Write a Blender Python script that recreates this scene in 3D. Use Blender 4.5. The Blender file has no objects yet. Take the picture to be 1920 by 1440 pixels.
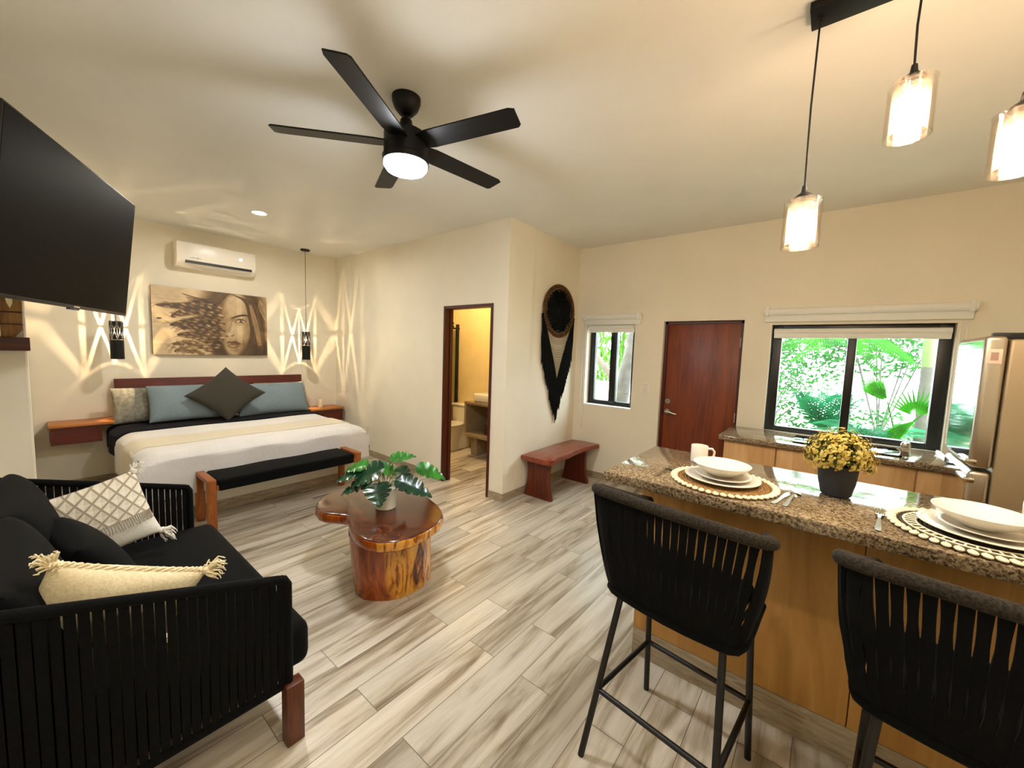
import bpy, bmesh, math, random
import numpy as np
from mathutils import Vector, Matrix

random.seed(7)
S = bpy.context.scene
COL = S.collection
PI = math.pi

# ------------------------------------------------------------------ camera
YAW, PITCH, ROLL, FPX, EYE = 0.680074, 0.084964, 0.0336048, 735.5, 1.6
cam = bpy.data.objects.new('camera', bpy.data.cameras.new('camera'))
COL.objects.link(cam)
cam.data.sensor_width = 36.0
cam.data.lens = FPX / 1920 * 36.0
cam.data.clip_start = 0.02
_f = Vector((-math.sin(YAW) * math.cos(PITCH), math.cos(YAW) * math.cos(PITCH), -math.sin(PITCH)))
_r = Vector((math.cos(YAW), math.sin(YAW), 0))
_u = _r.cross(_f)
_r2 = math.cos(ROLL) * _r + math.sin(ROLL) * _u
_u2 = -math.sin(ROLL) * _r + math.cos(ROLL) * _u
cam.matrix_world = Matrix(((_r2.x, _u2.x, -_f.x, 0), (_r2.y, _u2.y, -_f.y, 0), (_r2.z, _u2.z, -_f.z, EYE), (0, 0, 0, 1)))
S.camera = cam

# ------------------------------------------------------------------ world, sun, exposure
W = bpy.data.worlds.new('world')
S.world = W
W.use_nodes = True
_bg = W.node_tree.nodes['Background']
_bg.inputs[0].default_value = (0.86, 0.95, 1.0, 1)
_bg.inputs[1].default_value = 3.2
sun = bpy.data.objects.new('sun', bpy.data.lights.new('sun', 'SUN'))
COL.objects.link(sun)
sun.data.energy = 1.2
sun.data.angle = 0.02
sun.data.color = (1, 0.96, 0.88)
sun.rotation_euler = (math.radians(32), math.radians(-14), 0)
S.view_settings.view_transform = 'Standard'
S.view_settings.look = 'None'
S.view_settings.exposure = 2.95
S.view_settings.gamma = 1.0
S.view_settings.use_curve_mapping = False
S.cycles.use_denoising = True
S.cycles.max_bounces = 12
S.cycles.diffuse_bounces = 7
S.cycles.transparent_max_bounces = 16
S.cycles.caustics_reflective = False
S.cycles.caustics_refractive = False
S.cycles.sample_clamp_indirect = 6.0
FAN_W, DOWN_W, PEND_W, BED_W, BATH_W = 1, 1, 1, 1, 1

# ------------------------------------------------------------------ helpers
def lin(h):
    h = h.lstrip('#')
    c = [int(h[i:i + 2], 16) / 255 for i in (0, 2, 4)]
    return tuple(x / 12.92 if x <= .04045 else ((x + .055) / 1.055) ** 2.4 for x in c) + (1,)


class MB:
    """collects shapes (world coordinates) and builds ONE mesh object"""
    def __init__(self):
        self.bm = bmesh.new()

    def _take(self, other, M=None):
        if M is not None:
            bmesh.ops.transform(other, matrix=M, verts=other.verts)
        me = bpy.data.meshes.new('tmp')
        other.to_mesh(me)
        other.free()
        self.bm.from_mesh(me)
        bpy.data.meshes.remove(me)

    def box(self, x0, x1, y0, y1, z0, z1, bev=0, seg=2, M=None):
        b = bmesh.new()
        bmesh.ops.create_cube(b, size=1)
        for v in b.verts:
            v.co = Vector(((x0 + x1) / 2 + v.co.x * (x1 - x0), (y0 + y1) / 2 + v.co.y * (y1 - y0), (z0 + z1) / 2 + v.co.z * (z1 - z0)))
        if bev:
            bmesh.ops.bevel(b, geom=b.edges[:], offset=bev, segments=seg, profile=.5, affect='EDGES')
        self._take(b, M)
        return self

    def tube(self, pts, r, seg=8, closed=False, caps=True):
        pts = [Vector(p) for p in pts]
        n = len(pts)
        rs = r if isinstance(r, (list, tuple)) else [r] * n
        bm = self.bm
        rings = []
        t0 = (pts[1] - pts[0]).normalized()
        a = Vector((0, 0, 1)) if abs(t0.z) < .9 else Vector((1, 0, 0))
        nrm = (a - t0 * a.dot(t0)).normalized()
        for i, p in enumerate(pts):
            if closed:
                t = (pts[(i + 1) % n] - pts[i - 1]).normalized()
            else:
                t = (pts[min(i + 1, n - 1)] - pts[max(i - 1, 0)]).normalized()
            nrm = nrm - t * nrm.dot(t)
            nrm = nrm.normalized() if nrm.length > 1e-6 else t.orthogonal().normalized()
            bi = t.cross(nrm)
            rings.append([bm.verts.new(p + (nrm * math.cos(2 * PI * k / seg) + bi * math.sin(2 * PI * k / seg)) * rs[i]) for k in range(seg)])
        for i in range(n if closed else n - 1):
            A, B = rings[i], rings[(i + 1) % n]
            for k in range(seg):
                bm.faces.new((A[k], A[(k + 1) % seg], B[(k + 1) % seg], B[k]))
        if caps and not closed:
            bm.faces.new(list(reversed(rings[0])))
            bm.faces.new(rings[-1])
        return self

    def lathe(self, prof, c=(0, 0, 0), seg=32, sx=1, sy=1, M=None):
        b = bmesh.new()
        rings = []
        for (r, z) in prof:
            if r < 1e-6:
                rings.append([b.verts.new((0, 0, z))])
            else:
                rings.append([b.verts.new((r * math.cos(2 * PI * k / seg) * sx, r * math.sin(2 * PI * k / seg) * sy, z)) for k in range(seg)])
        for A, B in zip(rings, rings[1:]):
            for k in range(seg):
                k2 = (k + 1) % seg
                if len(A) == 1 and len(B) == 1:
                    continue
                if len(A) == 1:
                    b.faces.new((A[0], B[k], B[k2]))
                elif len(B) == 1:
                    b.faces.new((A[k], A[k2], B[0]))
                else:
                    b.faces.new((A[k], A[k2], B[k2], B[k]))
        bmesh.ops.recalc_face_normals(b, faces=b.faces[:])
        T = Matrix.Translation(Vector(c))
        self._take(b, T if M is None else M @ T)
        return self

    def prism(self, poly, z0, z1, bev=0, seg=2, M=None):
        b = bmesh.new()
        vs = [b.verts.new((p[0], p[1], z0)) for p in poly]
        f = b.faces.new(vs)
        r = bmesh.ops.extrude_face_region(b, geom=[f])
        for v in r['geom']:
            if isinstance(v, bmesh.types.BMVert):
                v.co.z = z1
        bmesh.ops.recalc_face_normals(b, faces=b.faces[:])
        if bev:
            es = [e for e in b.edges if abs(e.verts[0].co.z - e.verts[1].co.z) < 1e-6]
            bmesh.ops.bevel(b, geom=es, offset=bev, segments=seg, profile=.5, affect='EDGES')
        self._take(b, M)
        return self

    def sphere(self, c, r, seg=16, scale=(1, 1, 1), M=None):
        b = bmesh.new()
        bmesh.ops.create_uvsphere(b, u_segments=seg, v_segments=max(6, seg // 2), radius=1)
        m = Matrix.Translation(Vector(c)) @ Matrix.Diagonal((r * scale[0], r * scale[1], r * scale[2], 1))
        self._take(b, m if M is None else M @ m)
        return self

    def grid(self, fn, nu, nv, closed_u=False):
        bm = self.bm
        V = [[bm.verts.new(fn(i / (nu if closed_u else nu - 1), j / (nv - 1))) for j in range(nv)] for i in range(nu)]
        for i in range(nu if closed_u else nu - 1):
            for j in range(nv - 1):
                a, b_ = V[i], V[(i + 1) % nu]
                bm.faces.new((a[j], b_[j], b_[j + 1], a[j + 1]))
        return self

    def poly(self, pts):
        self.bm.faces.new([self.bm.verts.new(p) for p in pts])
        return self

    def pillow(self, c, right, up, w, h, t, pinch=.07, n=18, wob=0.0, power=.42):
        c, right, up = Vector(c), Vector(right).normalized(), Vector(up)
        up = (up - right * up.dot(right)).normalized()
        nn = right.cross(up)
        ph = random.random() * 6
        for s in (1, -1):
            def fn(a, b, s=s):
                u, v = a * 2 - 1, b * 2 - 1
                u2, v2 = math.sin(u * PI / 2), math.sin(v * PI / 2)
                th = (max(0, 1 - u2 * u2) * max(0, 1 - v2 * v2)) ** power
                x = u2 * w / 2 * (1 - pinch * (1 - v2 * v2))
                y = v2 * h / 2 * (1 - pinch * (1 - u2 * u2))
                d = s * t / 2 * th + wob * math.sin(5 * u2 + ph) * math.sin(4 * v2 + ph * 2) * th
                return c + right * x + up * y + nn * d
            b0 = len(self.bm.faces)
            self.grid(fn, n, n)
            if s == -1:
                self.bm.faces.ensure_lookup_table()
                for f in self.bm.faces[b0:]:
                    f.normal_flip()
        bmesh.ops.remove_doubles(self.bm, verts=self.bm.verts, dist=1e-5)
        return self

    def build(self, name, mat, parent=None, local=False, smooth=True, ang=40):
        me = bpy.data.meshes.new(name)
        self.bm.to_mesh(me)
        self.bm.free()
        if mat:
            me.materials.append(mat)
        if smooth:
            me.shade_smooth()
            me.set_sharp_from_angle(angle=math.radians(ang))
        o = bpy.data.objects.new(name, me)
        COL.objects.link(o)
        if parent is not None:
            o.parent = parent
            if not local:
                q = parent
                off = Vector((0, 0, 0))
                while q is not None:
                    off += q.location
                    q = q.parent
                me.transform(Matrix.Translation(-off))
        return o


def thing(name, label, cat, loc=(0, 0, 0), group=None, rz=0):
    o = bpy.data.objects.new(name, None)
    COL.objects.link(o)
    o.location = loc
    o.rotation_euler = (0, 0, rz)
    o.empty_display_size = .1
    return tag(o, label, cat, group)


def tag(o, label, cat=None, group=None, kind=None):
    o['label'] = label
    if cat:
        o['category'] = cat
    if group:
        o['group'] = group
    if kind:
        o['kind'] = kind
    return o


def copy_tree(o, parent=None):
    c = o.copy()
    COL.objects.link(c)
    if parent is not None:
        c.parent = parent
    for ch in list(o.children):
        copy_tree(ch, c)
    return c


# ------------------------------------------------------------------ materials
def newmat(name):
    m = bpy.data.materials.new(name)
    m.use_nodes = True
    nt = m.node_tree
    return m, nt, nt.nodes['Principled BSDF']


def N(nt, t, **k):
    n = nt.nodes.new(t)
    for a, v in k.items():
        if a.startswith('i_'):
            key = a[2:]
            n.inputs[int(key) if key.isdigit() else key.replace('_', ' ')].default_value = v
        else:
            setattr(n, a, v)
    return n


def ramp(nt, stops):
    n = nt.nodes.new('ShaderNodeValToRGB')
    e = n.color_ramp.elements
    while len(e) < len(stops):
        e.new(.5)
    for el, (p, c) in zip(e, stops):
        el.position = p
        el.color = c if isinstance(c, tuple) else lin(c)
    return n


def coords(nt, scale=(1, 1, 1), rot=(0, 0, 0)):
    tc = N(nt, 'ShaderNodeTexCoord')
    mp = N(nt, 'ShaderNodeMapping')
    mp.inputs['Scale'].default_value = scale
    mp.inputs['Rotation'].default_value = rot
    nt.links.new(tc.outputs['Object'], mp.inputs['Vector'])
    return mp.outputs[0]


def plain(name, col, rough=.5, metal=0, bump=0, bscale=60, var=0, spec=None, sheen=0, trans=0):
    m, nt, p = newmat(name)
    c = lin(col) if isinstance(col, str) else col
    p.inputs['Base Color'].default_value = c
    p.inputs['Roughness'].default_value = rough
    p.inputs['Metallic'].default_value = metal
    if spec is not None:
        p.inputs['Specular IOR Level'].default_value = spec
    if sheen:
        p.inputs['Sheen Weight'].default_value = sheen
    v = coords(nt)
    if var:
        n = N(nt, 'ShaderNodeTexNoise', i_Scale=bscale * .15, i_Detail=4)
        nt.links.new(v, n.inputs['Vector'])
        r = ramp(nt, [(.3, tuple(x * (1 - var) for x in c[:3]) + (1,)), (.7, tuple(min(1, x * (1 + var)) for x in c[:3]) + (1,))])
        nt.links.new(n.outputs[0], r.inputs[0])
        nt.links.new(r.outputs[0], p.inputs['Base Color'])
    if bump:
        n2 = N(nt, 'ShaderNodeTexNoise', i_Scale=bscale, i_Detail=3)
        nt.links.new(v, n2.inputs['Vector'])
        b = N(nt, 'ShaderNodeBump', i_Strength=bump, i_Distance=.01)
        nt.links.new(n2.outputs[0], b.inputs['Height'])
        nt.links.new(b.outputs[0], p.inputs['Normal'])
    return m


def wood(name, c1, c2, c3, scale=(12, 1.2, 12), rough=.35, coat=0, dist=1.5):
    m, nt, p = newmat(name)
    v = coords(nt, scale)
    n = N(nt, 'ShaderNodeTexNoise', i_Scale=2.0, i_Detail=8, i_Roughness=.62, i_Distortion=dist)
    nt.links.new(v, n.inputs['Vector'])
    r = ramp(nt, [(.3, c1), (.5, c2), (.72, c3)])
    nt.links.new(n.outputs[0], r.inputs[0])
    nt.links.new(r.outputs[0], p.inputs['Base Color'])
    p.inputs['Roughness'].default_value = rough
    p.inputs['Coat Weight'].default_value = coat
    p.inputs['Coat Roughness'].default_value = .12
    b = N(nt, 'ShaderNodeBump', i_Strength=.12, i_Distance=.004)
    nt.links.new(n.outputs[0], b.inputs['Height'])
    nt.links.new(b.outputs[0], p.inputs['Normal'])
    return m


def emis(name, col, s):
    m, nt, p = newmat(name)
    p.inputs['Base Color'].default_value = (0, 0, 0, 1)
    p.inputs['Emission Color'].default_value = col
    p.inputs['Emission Strength'].default_value = s
    return m


def glassy(name, tint=(1, 1, 1, 1), refl=.09, rough=.02):
    m, nt, p = newmat(name)
    nt.nodes.remove(p)
    out = nt.nodes['Material Output']
    t = N(nt, 'ShaderNodeBsdfTransparent')
    t.inputs[0].default_value = tint
    g = N(nt, 'ShaderNodeBsdfGlossy')
    g.inputs['Roughness'].default_value = rough
    lw = N(nt, 'ShaderNodeLayerWeight', i_Blend=.35)
    mp = N(nt, 'ShaderNodeMapRange')
    mp.inputs['To Min'].default_value = refl * .5
    mp.inputs['To Max'].default_value = min(1, refl * 5)
    nt.links.new(lw.outputs['Facing'], mp.inputs['Value'])
    mx = N(nt, 'ShaderNodeMixShader')
    nt.links.new(mp.outputs[0], mx.inputs[0])
    nt.links.new(t.outputs[0], mx.inputs[1])
    nt.links.new(g.outputs[0], mx.inputs[2])
    nt.links.new(mx.outputs[0], out.inputs['Surface'])
    return m


def floor_mat():
    m, nt, p = newmat('wood_look_tile')
    L = nt.links.new
    tc = N(nt, 'ShaderNodeTexCoord')
    sp = N(nt, 'ShaderNodeSeparateXYZ')
    cb = N(nt, 'ShaderNodeCombineXYZ')
    L(tc.outputs['Object'], sp.inputs[0])
    L(sp.outputs['Y'], cb.inputs['X'])
    L(sp.outputs['X'], cb.inputs['Y'])
    def brick(c1, c2, mo):
        b = N(nt, 'ShaderNodeTexBrick', offset=.37, offset_frequency=2)
        b.inputs['Color1'].default_value = c1
        b.inputs['Color2'].default_value = c2
        b.inputs['Mortar'].default_value = mo
        b.inputs['Scale'].default_value = 1
        b.inputs['Mortar Size'].default_value = .0018
        b.inputs['Mortar Smooth'].default_value = .1
        b.inputs['Brick Width'].default_value = .9
        b.inputs['Row Height'].default_value = .178
        L(cb.outputs[0], b.inputs['Vector'])
        return b
    b = brick((0, 0, 0, 1), (1, 1, 1, 1), (.5, .5, .5, 1))
    mv = N(nt, 'ShaderNodeMapping')
    mv.inputs['Scale'].default_value = (7, .6, 1)
    L(tc.outputs['Object'], mv.inputs['Vector'])
    mul = N(nt, 'ShaderNodeMath', operation='MULTIPLY')
    mul.inputs[1].default_value = 37
    L(b.outputs['Color'], mul.inputs[0])
    n1 = N(nt, 'ShaderNodeTexNoise', noise_dimensions='4D', i_Scale=1.5, i_Detail=9, i_Roughness=.6, i_Distortion=1.1)
    L(mv.outputs[0], n1.inputs['Vector'])
    L(mul.outputs[0], n1.inputs['W'])
    r = ramp(nt, [(.30, '#5f4f3d'), (.41, '#988a75'), (.5, '#b9af9d'), (.62, '#cbc3b3'), (.78, '#a89d8b')])
    L(n1.outputs[0], r.inputs[0])
    # plank to plank tone
    hv = N(nt, 'ShaderNodeHueSaturation')
    mr = N(nt, 'ShaderNodeMapRange')
    mr.inputs['To Min'].default_value = .78
    mr.inputs['To Max'].default_value = 1.16
    L(b.outputs['Color'], mr.inputs['Value'])
    L(mr.outputs[0], hv.inputs['Value'])
    L(r.outputs[0], hv.inputs['Color'])
    mx = N(nt, 'ShaderNodeMix', data_type='RGBA')
    L(b.outputs['Fac'], mx.inputs['Factor'])
    L(hv.outputs[0], mx.inputs['A'])
    mx.inputs['B'].default_value = lin('#6f6555')
    L(mx.outputs['Result'], p.inputs['Base Color'])
    p.inputs['Roughness'].default_value = .3
    bp = N(nt, 'ShaderNodeBump', i_Strength=.25, i_Distance=.004)
    sb = N(nt, 'ShaderNodeMath', operation='SUBTRACT')
    L(n1.outputs[0], sb.inputs[0])
    L(b.outputs['Fac'], sb.inputs[1])
    L(sb.outputs[0], bp.inputs['Height'])
    L(bp.outputs[0], p.inputs['Normal'])
    return m


def plaster(name, c, var=.06, rough=.85, bump=.12):
    m, nt, p = newmat(name)
    L = nt.links.new
    v = coords(nt)
    c = lin(c)
    n = N(nt, 'ShaderNodeTexNoise', i_Scale=1.6, i_Detail=6, i_Roughness=.6)
    L(v, n.inputs['Vector'])
    r = ramp(nt, [(.3, tuple(x * (1 - var) for x in c[:3]) + (1,)), (.7, tuple(x * (1 + var) for x in c[:3]) + (1,))])
    L(n.outputs[0], r.inputs[0])
    L(r.outputs[0], p.inputs['Base Color'])
    p.inputs['Roughness'].default_value = rough
    n2 = N(nt, 'ShaderNodeTexNoise', i_Scale=9, i_Detail=8, i_Roughness=.7)
    L(v, n2.inputs['Vector'])
    b = N(nt, 'ShaderNodeBump', i_Strength=bump, i_Distance=.01)
    L(n2.outputs[0], b.inputs['Height'])
    L(b.outputs[0], p.inputs['Normal'])
    return m


def granite_mat():
    m, nt, p = newmat('granite')
    L = nt.links.new
    v = coords(nt)
    n = N(nt, 'ShaderNodeTexNoise', i_Scale=95, i_Detail=5, i_Roughness=.75, i_Distortion=.6)
    L(v, n.inputs['Vector'])
    r = ramp(nt, [(.3, '#1a130c'), (.42, '#4b3a29'), (.5, '#806b4f'), (.6, '#ae9b7d'), (.72, '#64503a')])
    L(n.outputs[0], r.inputs[0])
    n2 = N(nt, 'ShaderNodeTexNoise', i_Scale=7, i_Detail=3)
    L(v, n2.inputs['Vector'])
    hv = N(nt, 'ShaderNodeHueSaturation')
    mr = N(nt, 'ShaderNodeMapRange')
    mr.inputs['From Min'].default_value = .3
    mr.inputs['From Max'].default_value = .7
    mr.inputs['To Min'].default_value = .7
    mr.inputs['To Max'].default_value = 1.15
    L(n2.outputs[0], mr.inputs['Value'])
    L(mr.outputs[0], hv.inputs['Value'])
    L(r.outputs[0], hv.inputs['Color'])
    L(hv.outputs[0], p.inputs['Base Color'])
    p.inputs['Roughness'].default_value = .09
    p.inputs['Specular IOR Level'].default_value = .75
    return m


def stump_mat():
    # golden spalted side with dark streaks turning to red brown
    m, nt, p = newmat('spalted_wood')
    L = nt.links.new
    v = coords(nt, (9, 9, 2.2))
    n = N(nt, 'ShaderNodeTexNoise', i_Scale=1.6, i_Detail=9, i_Roughness=.68, i_Distortion=1.2)
    L(v, n.inputs['Vector'])
    r1 = ramp(nt, [(.36, '#2e1405'), (.43, '#8a4a12'), (.5, '#c98a2a'), (.66, '#dca546')])
    L(n.outputs[0], r1.inputs[0])
    r2 = ramp(nt, [(.3, '#5a1f0a'), (.5, '#93440f'), (.7, '#b8641c')])
    L(n.outputs[0], r2.inputs[0])
    v2 = coords(nt, (1, 1, .15))
    n2 = N(nt, 'ShaderNodeTexNoise', i_Scale=3.2, i_Detail=2)
    L(v2, n2.inputs['Vector'])
    st = ramp(nt, [(.80, (0, 0, 0, 1)), (.86, (1, 1, 1, 1))])
    tc = N(nt, 'ShaderNodeTexCoord')
    sp = N(nt, 'ShaderNodeSeparateXYZ')
    L(tc.outputs['Object'], sp.inputs[0])
    ad = N(nt, 'ShaderNodeMath', operation='MULTIPLY_ADD')
    ad.inputs[1].default_value = 1.5
    dx = N(nt, 'ShaderNodeMath', operation='MULTIPLY_ADD')
    dx.inputs[1].default_value = 1.2
    L(sp.outputs['X'], dx.inputs[0])
    L(sp.outputs['Y'], dx.inputs[2])
    L(dx.outputs[0], ad.inputs[0])
    L(n2.outputs[0], ad.inputs[2])
    L(ad.outputs[0], st.inputs[0])
    mx = N(nt, 'ShaderNodeMix', data_type='RGBA')
    L(st.outputs[0], mx.inputs['Factor'])
    L(r2.outputs[0], mx.inputs['A'])
    L(r1.outputs[0], mx.inputs['B'])
    L(mx.outputs['Result'], p.inputs['Base Color'])
    p.inputs['Roughness'].default_value = .22
    p.inputs['Coat Weight'].default_value = .4
    b = N(nt, 'ShaderNodeBump', i_Strength=.2, i_Distance=.006)
    L(n.outputs[0], b.inputs['Height'])
    L(b.outputs[0], p.inputs['Normal'])
    return m


def leaf_mat(name, c1, c2, rough=.4, trans=.3, scale=9):
    m, nt, p = newmat(name)
    L = nt.links.new
    v = coords(nt)
    n = N(nt, 'ShaderNodeTexNoise', i_Scale=scale, i_Detail=3)
    L(v, n.inputs['Vector'])
    r = ramp(nt, [(.35, c1), (.65, c2)])
    L(n.outputs[0], r.inputs[0])
    L(r.outputs[0], p.inputs['Base Color'])
    p.inputs['Roughness'].default_value = rough
    p.inputs['Specular IOR Level'].default_value = .5 if rough < .36 else .08
    if trans:
        tb = N(nt, 'ShaderNodeBsdfTranslucent')
        L(r.outputs[0], tb.inputs[0])
        mx = N(nt, 'ShaderNodeMixShader')
        mx.inputs[0].default_value = trans
        L(p.outputs[0], mx.inputs[1])
        L(tb.outputs[0], mx.inputs[2])
        L(mx.outputs[0], nt.nodes['Material Output'].inputs['Surface'])
    return m


def brick_mat(name, c, mortar, bw, rh, rough=.3):
    m, nt, p = newmat(name)
    L = nt.links.new
    tc = N(nt, 'ShaderNodeTexCoord')
    sp = N(nt, 'ShaderNodeSeparateXYZ')
    cb = N(nt, 'ShaderNodeCombineXYZ')
    L(tc.outputs['Object'], sp.inputs[0])
    L(sp.outputs['X'], cb.inputs['X'])
    L(sp.outputs['Z'], cb.inputs['Y'])
    b = N(nt, 'ShaderNodeTexBrick')
    b.inputs['Color1'].default_value = lin(c)
    b.inputs['Color2'].default_value = lin(c)
    b.inputs['Mortar'].default_value = lin(mortar)
    b.inputs['Scale'].default_value = 1
    b.inputs['Mortar Size'].default_value = .003
    b.inputs['Brick Width'].default_value = bw
    b.inputs['Row Height'].default_value = rh
    L(cb.outputs[0], b.inputs['Vector'])
    L(b.outputs['Color'], p.inputs['Base Color'])
    p.inputs['Roughness'].default_value = rough
    return m


def weave_mat(name, c1, c2, scale=220, rough=.9):
    m, nt, p = newmat(name)
    L = nt.links.new
    v = coords(nt)
    n = N(nt, 'ShaderNodeTexNoise', i_Scale=scale, i_Detail=2)
    L(v, n.inputs['Vector'])
    r = ramp(nt, [(.35, c1), (.65, c2)])
    L(n.outputs[0], r.inputs[0])
    L(r.outputs[0], p.inputs['Base Color'])
    p.inputs['Roughness'].default_value = rough
    p.inputs['Specular IOR Level'].default_value = .12
    p.inputs['Sheen Weight'].default_value = .02
    b = N(nt, 'ShaderNodeBump', i_Strength=.3, i_Distance=.003)
    L(n.outputs[0], b.inputs['Height'])
    L(b.outputs[0], p.inputs['Normal'])
    return m


def diamond_mat(name, c1, c2, sx, sy, sz=None):
    """quilted lattice pattern woven into cloth (object x / z)"""
    m, nt, p = newmat(name)
    L = nt.links.new
    tc = N(nt, 'ShaderNodeTexCoord')
    sp = N(nt, 'ShaderNodeSeparateXYZ')
    L(tc.outputs['Object'], sp.inputs[0])
    outs = []
    for sgn in (1, -1):
        a = N(nt, 'ShaderNodeMath', operation='MULTIPLY')
        a.inputs[1].default_value = sx
        L(sp.outputs['Y'], a.inputs[0])
        b = N(nt, 'ShaderNodeMath', operation='MULTIPLY_ADD')
        b.inputs[1].default_value = sy * sgn
        L(sp.outputs['Z'], b.inputs[0])
        L(a.outputs[0], b.inputs[2])
        f = N(nt, 'ShaderNodeMath', operation='PINGPONG')
        f.inputs[1].default_value = 1
        L(b.outputs[0], f.inputs[0])
        outs.append(f)
    mn = N(nt, 'ShaderNodeMath', operation='MINIMUM')
    L(outs[0].outputs[0], mn.inputs[0])
    L(outs[1].outputs[0], mn.inputs[1])
    r = ramp(nt, [(.12, c2), (.26, c1)])
    L(mn.outputs[0], r.inputs[0])
    L(r.outputs[0], p.inputs['Base Color'])
    p.inputs['Roughness'].default_value = .9
    bp = N(nt, 'ShaderNodeBump', i_Strength=.5, i_Distance=.006, invert=True)
    L(mn.outputs[0], bp.inputs['Height'])
    L(bp.outputs[0], p.inputs['Normal'])
    return m


M = {}
M['floor'] = floor_mat()
M['wall'] = plaster('wall_plaster', '#e3dcc9', var=.04)
M['wall_bath'] = plaster('bath_plaster', '#dcc48a', var=.12)
M['ceil'] = plaster('ceiling_plaster', '#e6e6e1', var=.03, bump=.06)
M['white'] = plain('white_paint', '#e8e6df', .5)
M['tile_base'] = wood('baseboard_tile', '#7a6a54', '#9c8d75', '#b3a58c', (3, 3, 20), .35)
M['mahog'] = wood('red_brown_wood', '#381004', '#561c08', '#70290c', (14, 14, 1.2), .42)
M['mahog_h'] = wood('headboard_wood', '#3c1006', '#561807', '#6b220b', (14, 1.0, 14), .5)
M['bench_wood'] = wood('bench_wood', '#4d1a0c', '#7a3018', '#9a4526', (9, 1.2, 9), .3, .3)
M['dark_frame'] = wood('door_frame_wood', '#2b0a06', '#431109', '#551a0d', (14, 14, 1), .4)
M['orange_wood'] = wood('orange_wood', '#6a340f', '#925019', '#a86424', (14, 14, 1.5), .4)
M['sofa_wood'] = wood('sofa_leg_wood', '#351604', '#552507', '#6a330b', (14, 14, 1.5), .45)
M['shelf_wood'] = wood('shelf_wood', '#8a4a1c', '#b06c30', '#c4823e', (14, 1.2, 14), .4)
M['shelf_dark'] = wood('dark_shelf_wood', '#2a0d06', '#47190b', '#5a2412', (14, 1.2, 14), .45)
M['veneer'] = wood('amber_veneer', '#a87a3c', '#b98a48', '#c69a58', (6, 6, .5), .45)
M['veneer_l'] = wood('pale_veneer', '#b98c54', '#c79c66', '#d3ac78', (4, 4, .6), .45)
M['granite'] = granite_mat()
M['black_metal'] = plain('black_metal', '#060606', .45)
M['black_frame'] = plain('black_window_frame', '#0b0d10', .35)
M['rope'] = weave_mat('black_rope', '#040404', '#0a0a0a', 160)
M['rope_brown'] = weave_mat('dark_rope_rail', '#221e19', '#3a332b', 160)
M['black_cloth'] = weave_mat('black_cloth', '#050506', '#090a0a', 300)
M['dark_sheet'] = weave_mat('dark_sheet', '#0d0d12', '#171720', 200)
M['char_cloth'] = weave_mat('charcoal_cloth', '#37352f', '#46433b', 200)
M['blue_grey'] = weave_mat('blue_grey_cloth', '#6f7f88', '#7f8e96', 160)
M['sham'] = plain('patterned_sham', '#77756a', .9, var=.3, bscale=220, bump=.2)
M['coverlet'] = plain('white_coverlet', '#d6d4d2', .9, bump=.35, bscale=45, var=.03)
M['runner'] = brick_mat('cream_runner', '#cfc6b2', '#ddd8c8', 9.0, 9.0, .9)
M['cream_cloth'] = weave_mat('cream_cloth', '#d8caa4', '#e6dab8', 120)
M['white_lattice'] = diamond_mat('lattice_cloth', '#e4dcc8', '#a89a84', 36, 30)
M['white_cloth'] = weave_mat('white_cloth', '#dcd9cc', '#e8e5da', 140)
M['ceramic'] = plain('white_ceramic', '#ddd7c9', .12, spec=.6)
M['ceramic_pot'] = plain('cream_pot', '#d8d0bc', .45)
M['stripe_pot'] = plain('charcoal_pot', '#232529', .6)
M['steel'] = plain('brushed_steel', '#c2b8a6', .3, 1.0)
M['steel_side'] = plain('fridge_side_grey', '#a08e70', .42, .55)
M['steel_front'] = plain('polished_steel', '#c9cac6', .07, 1.0)
M['chrome'] = plain('satin_nickel', '#c8c2b4', .22, 1.0)
M['concrete'] = plain('concrete', '#8f7f63', .6, bump=.2, bscale=30, var=.2)
M['ac'] = plain('ac_plastic', '#e9e4d8', .3)
M['dark'] = plain('dark_plastic', '#0c0b0a', .5)
M['screen'] = plain('tv_screen', '#0d0a07', .5, spec=.03)
M['bezel'] = plain('tv_bezel', '#070606', .3)
M['fan'] = plain('fan_black', '#060607', .45, spec=.25)
M['glass'] = glassy('window_glass', (.97, 1, .99, 1), .06)
M['glass_amber'] = glassy('amber_glass', (.95, .86, .76, 1), .12)
def diffusing(name, tint, col, k):
    m = glassy(name, tint, .1)
    nt = m.node_tree
    old = nt.nodes['Material Output'].inputs['Surface'].links[0].from_socket
    tb = N(nt, 'ShaderNodeBsdfTranslucent')
    tb.inputs[0].default_value = col
    mx = N(nt, 'ShaderNodeMixShader')
    mx.inputs[0].default_value = k
    nt.links.new(old, mx.inputs[1])
    nt.links.new(tb.outputs[0], mx.inputs[2])
    nt.links.new(mx.outputs[0], nt.nodes['Material Output'].inputs['Surface'])
    return m


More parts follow.
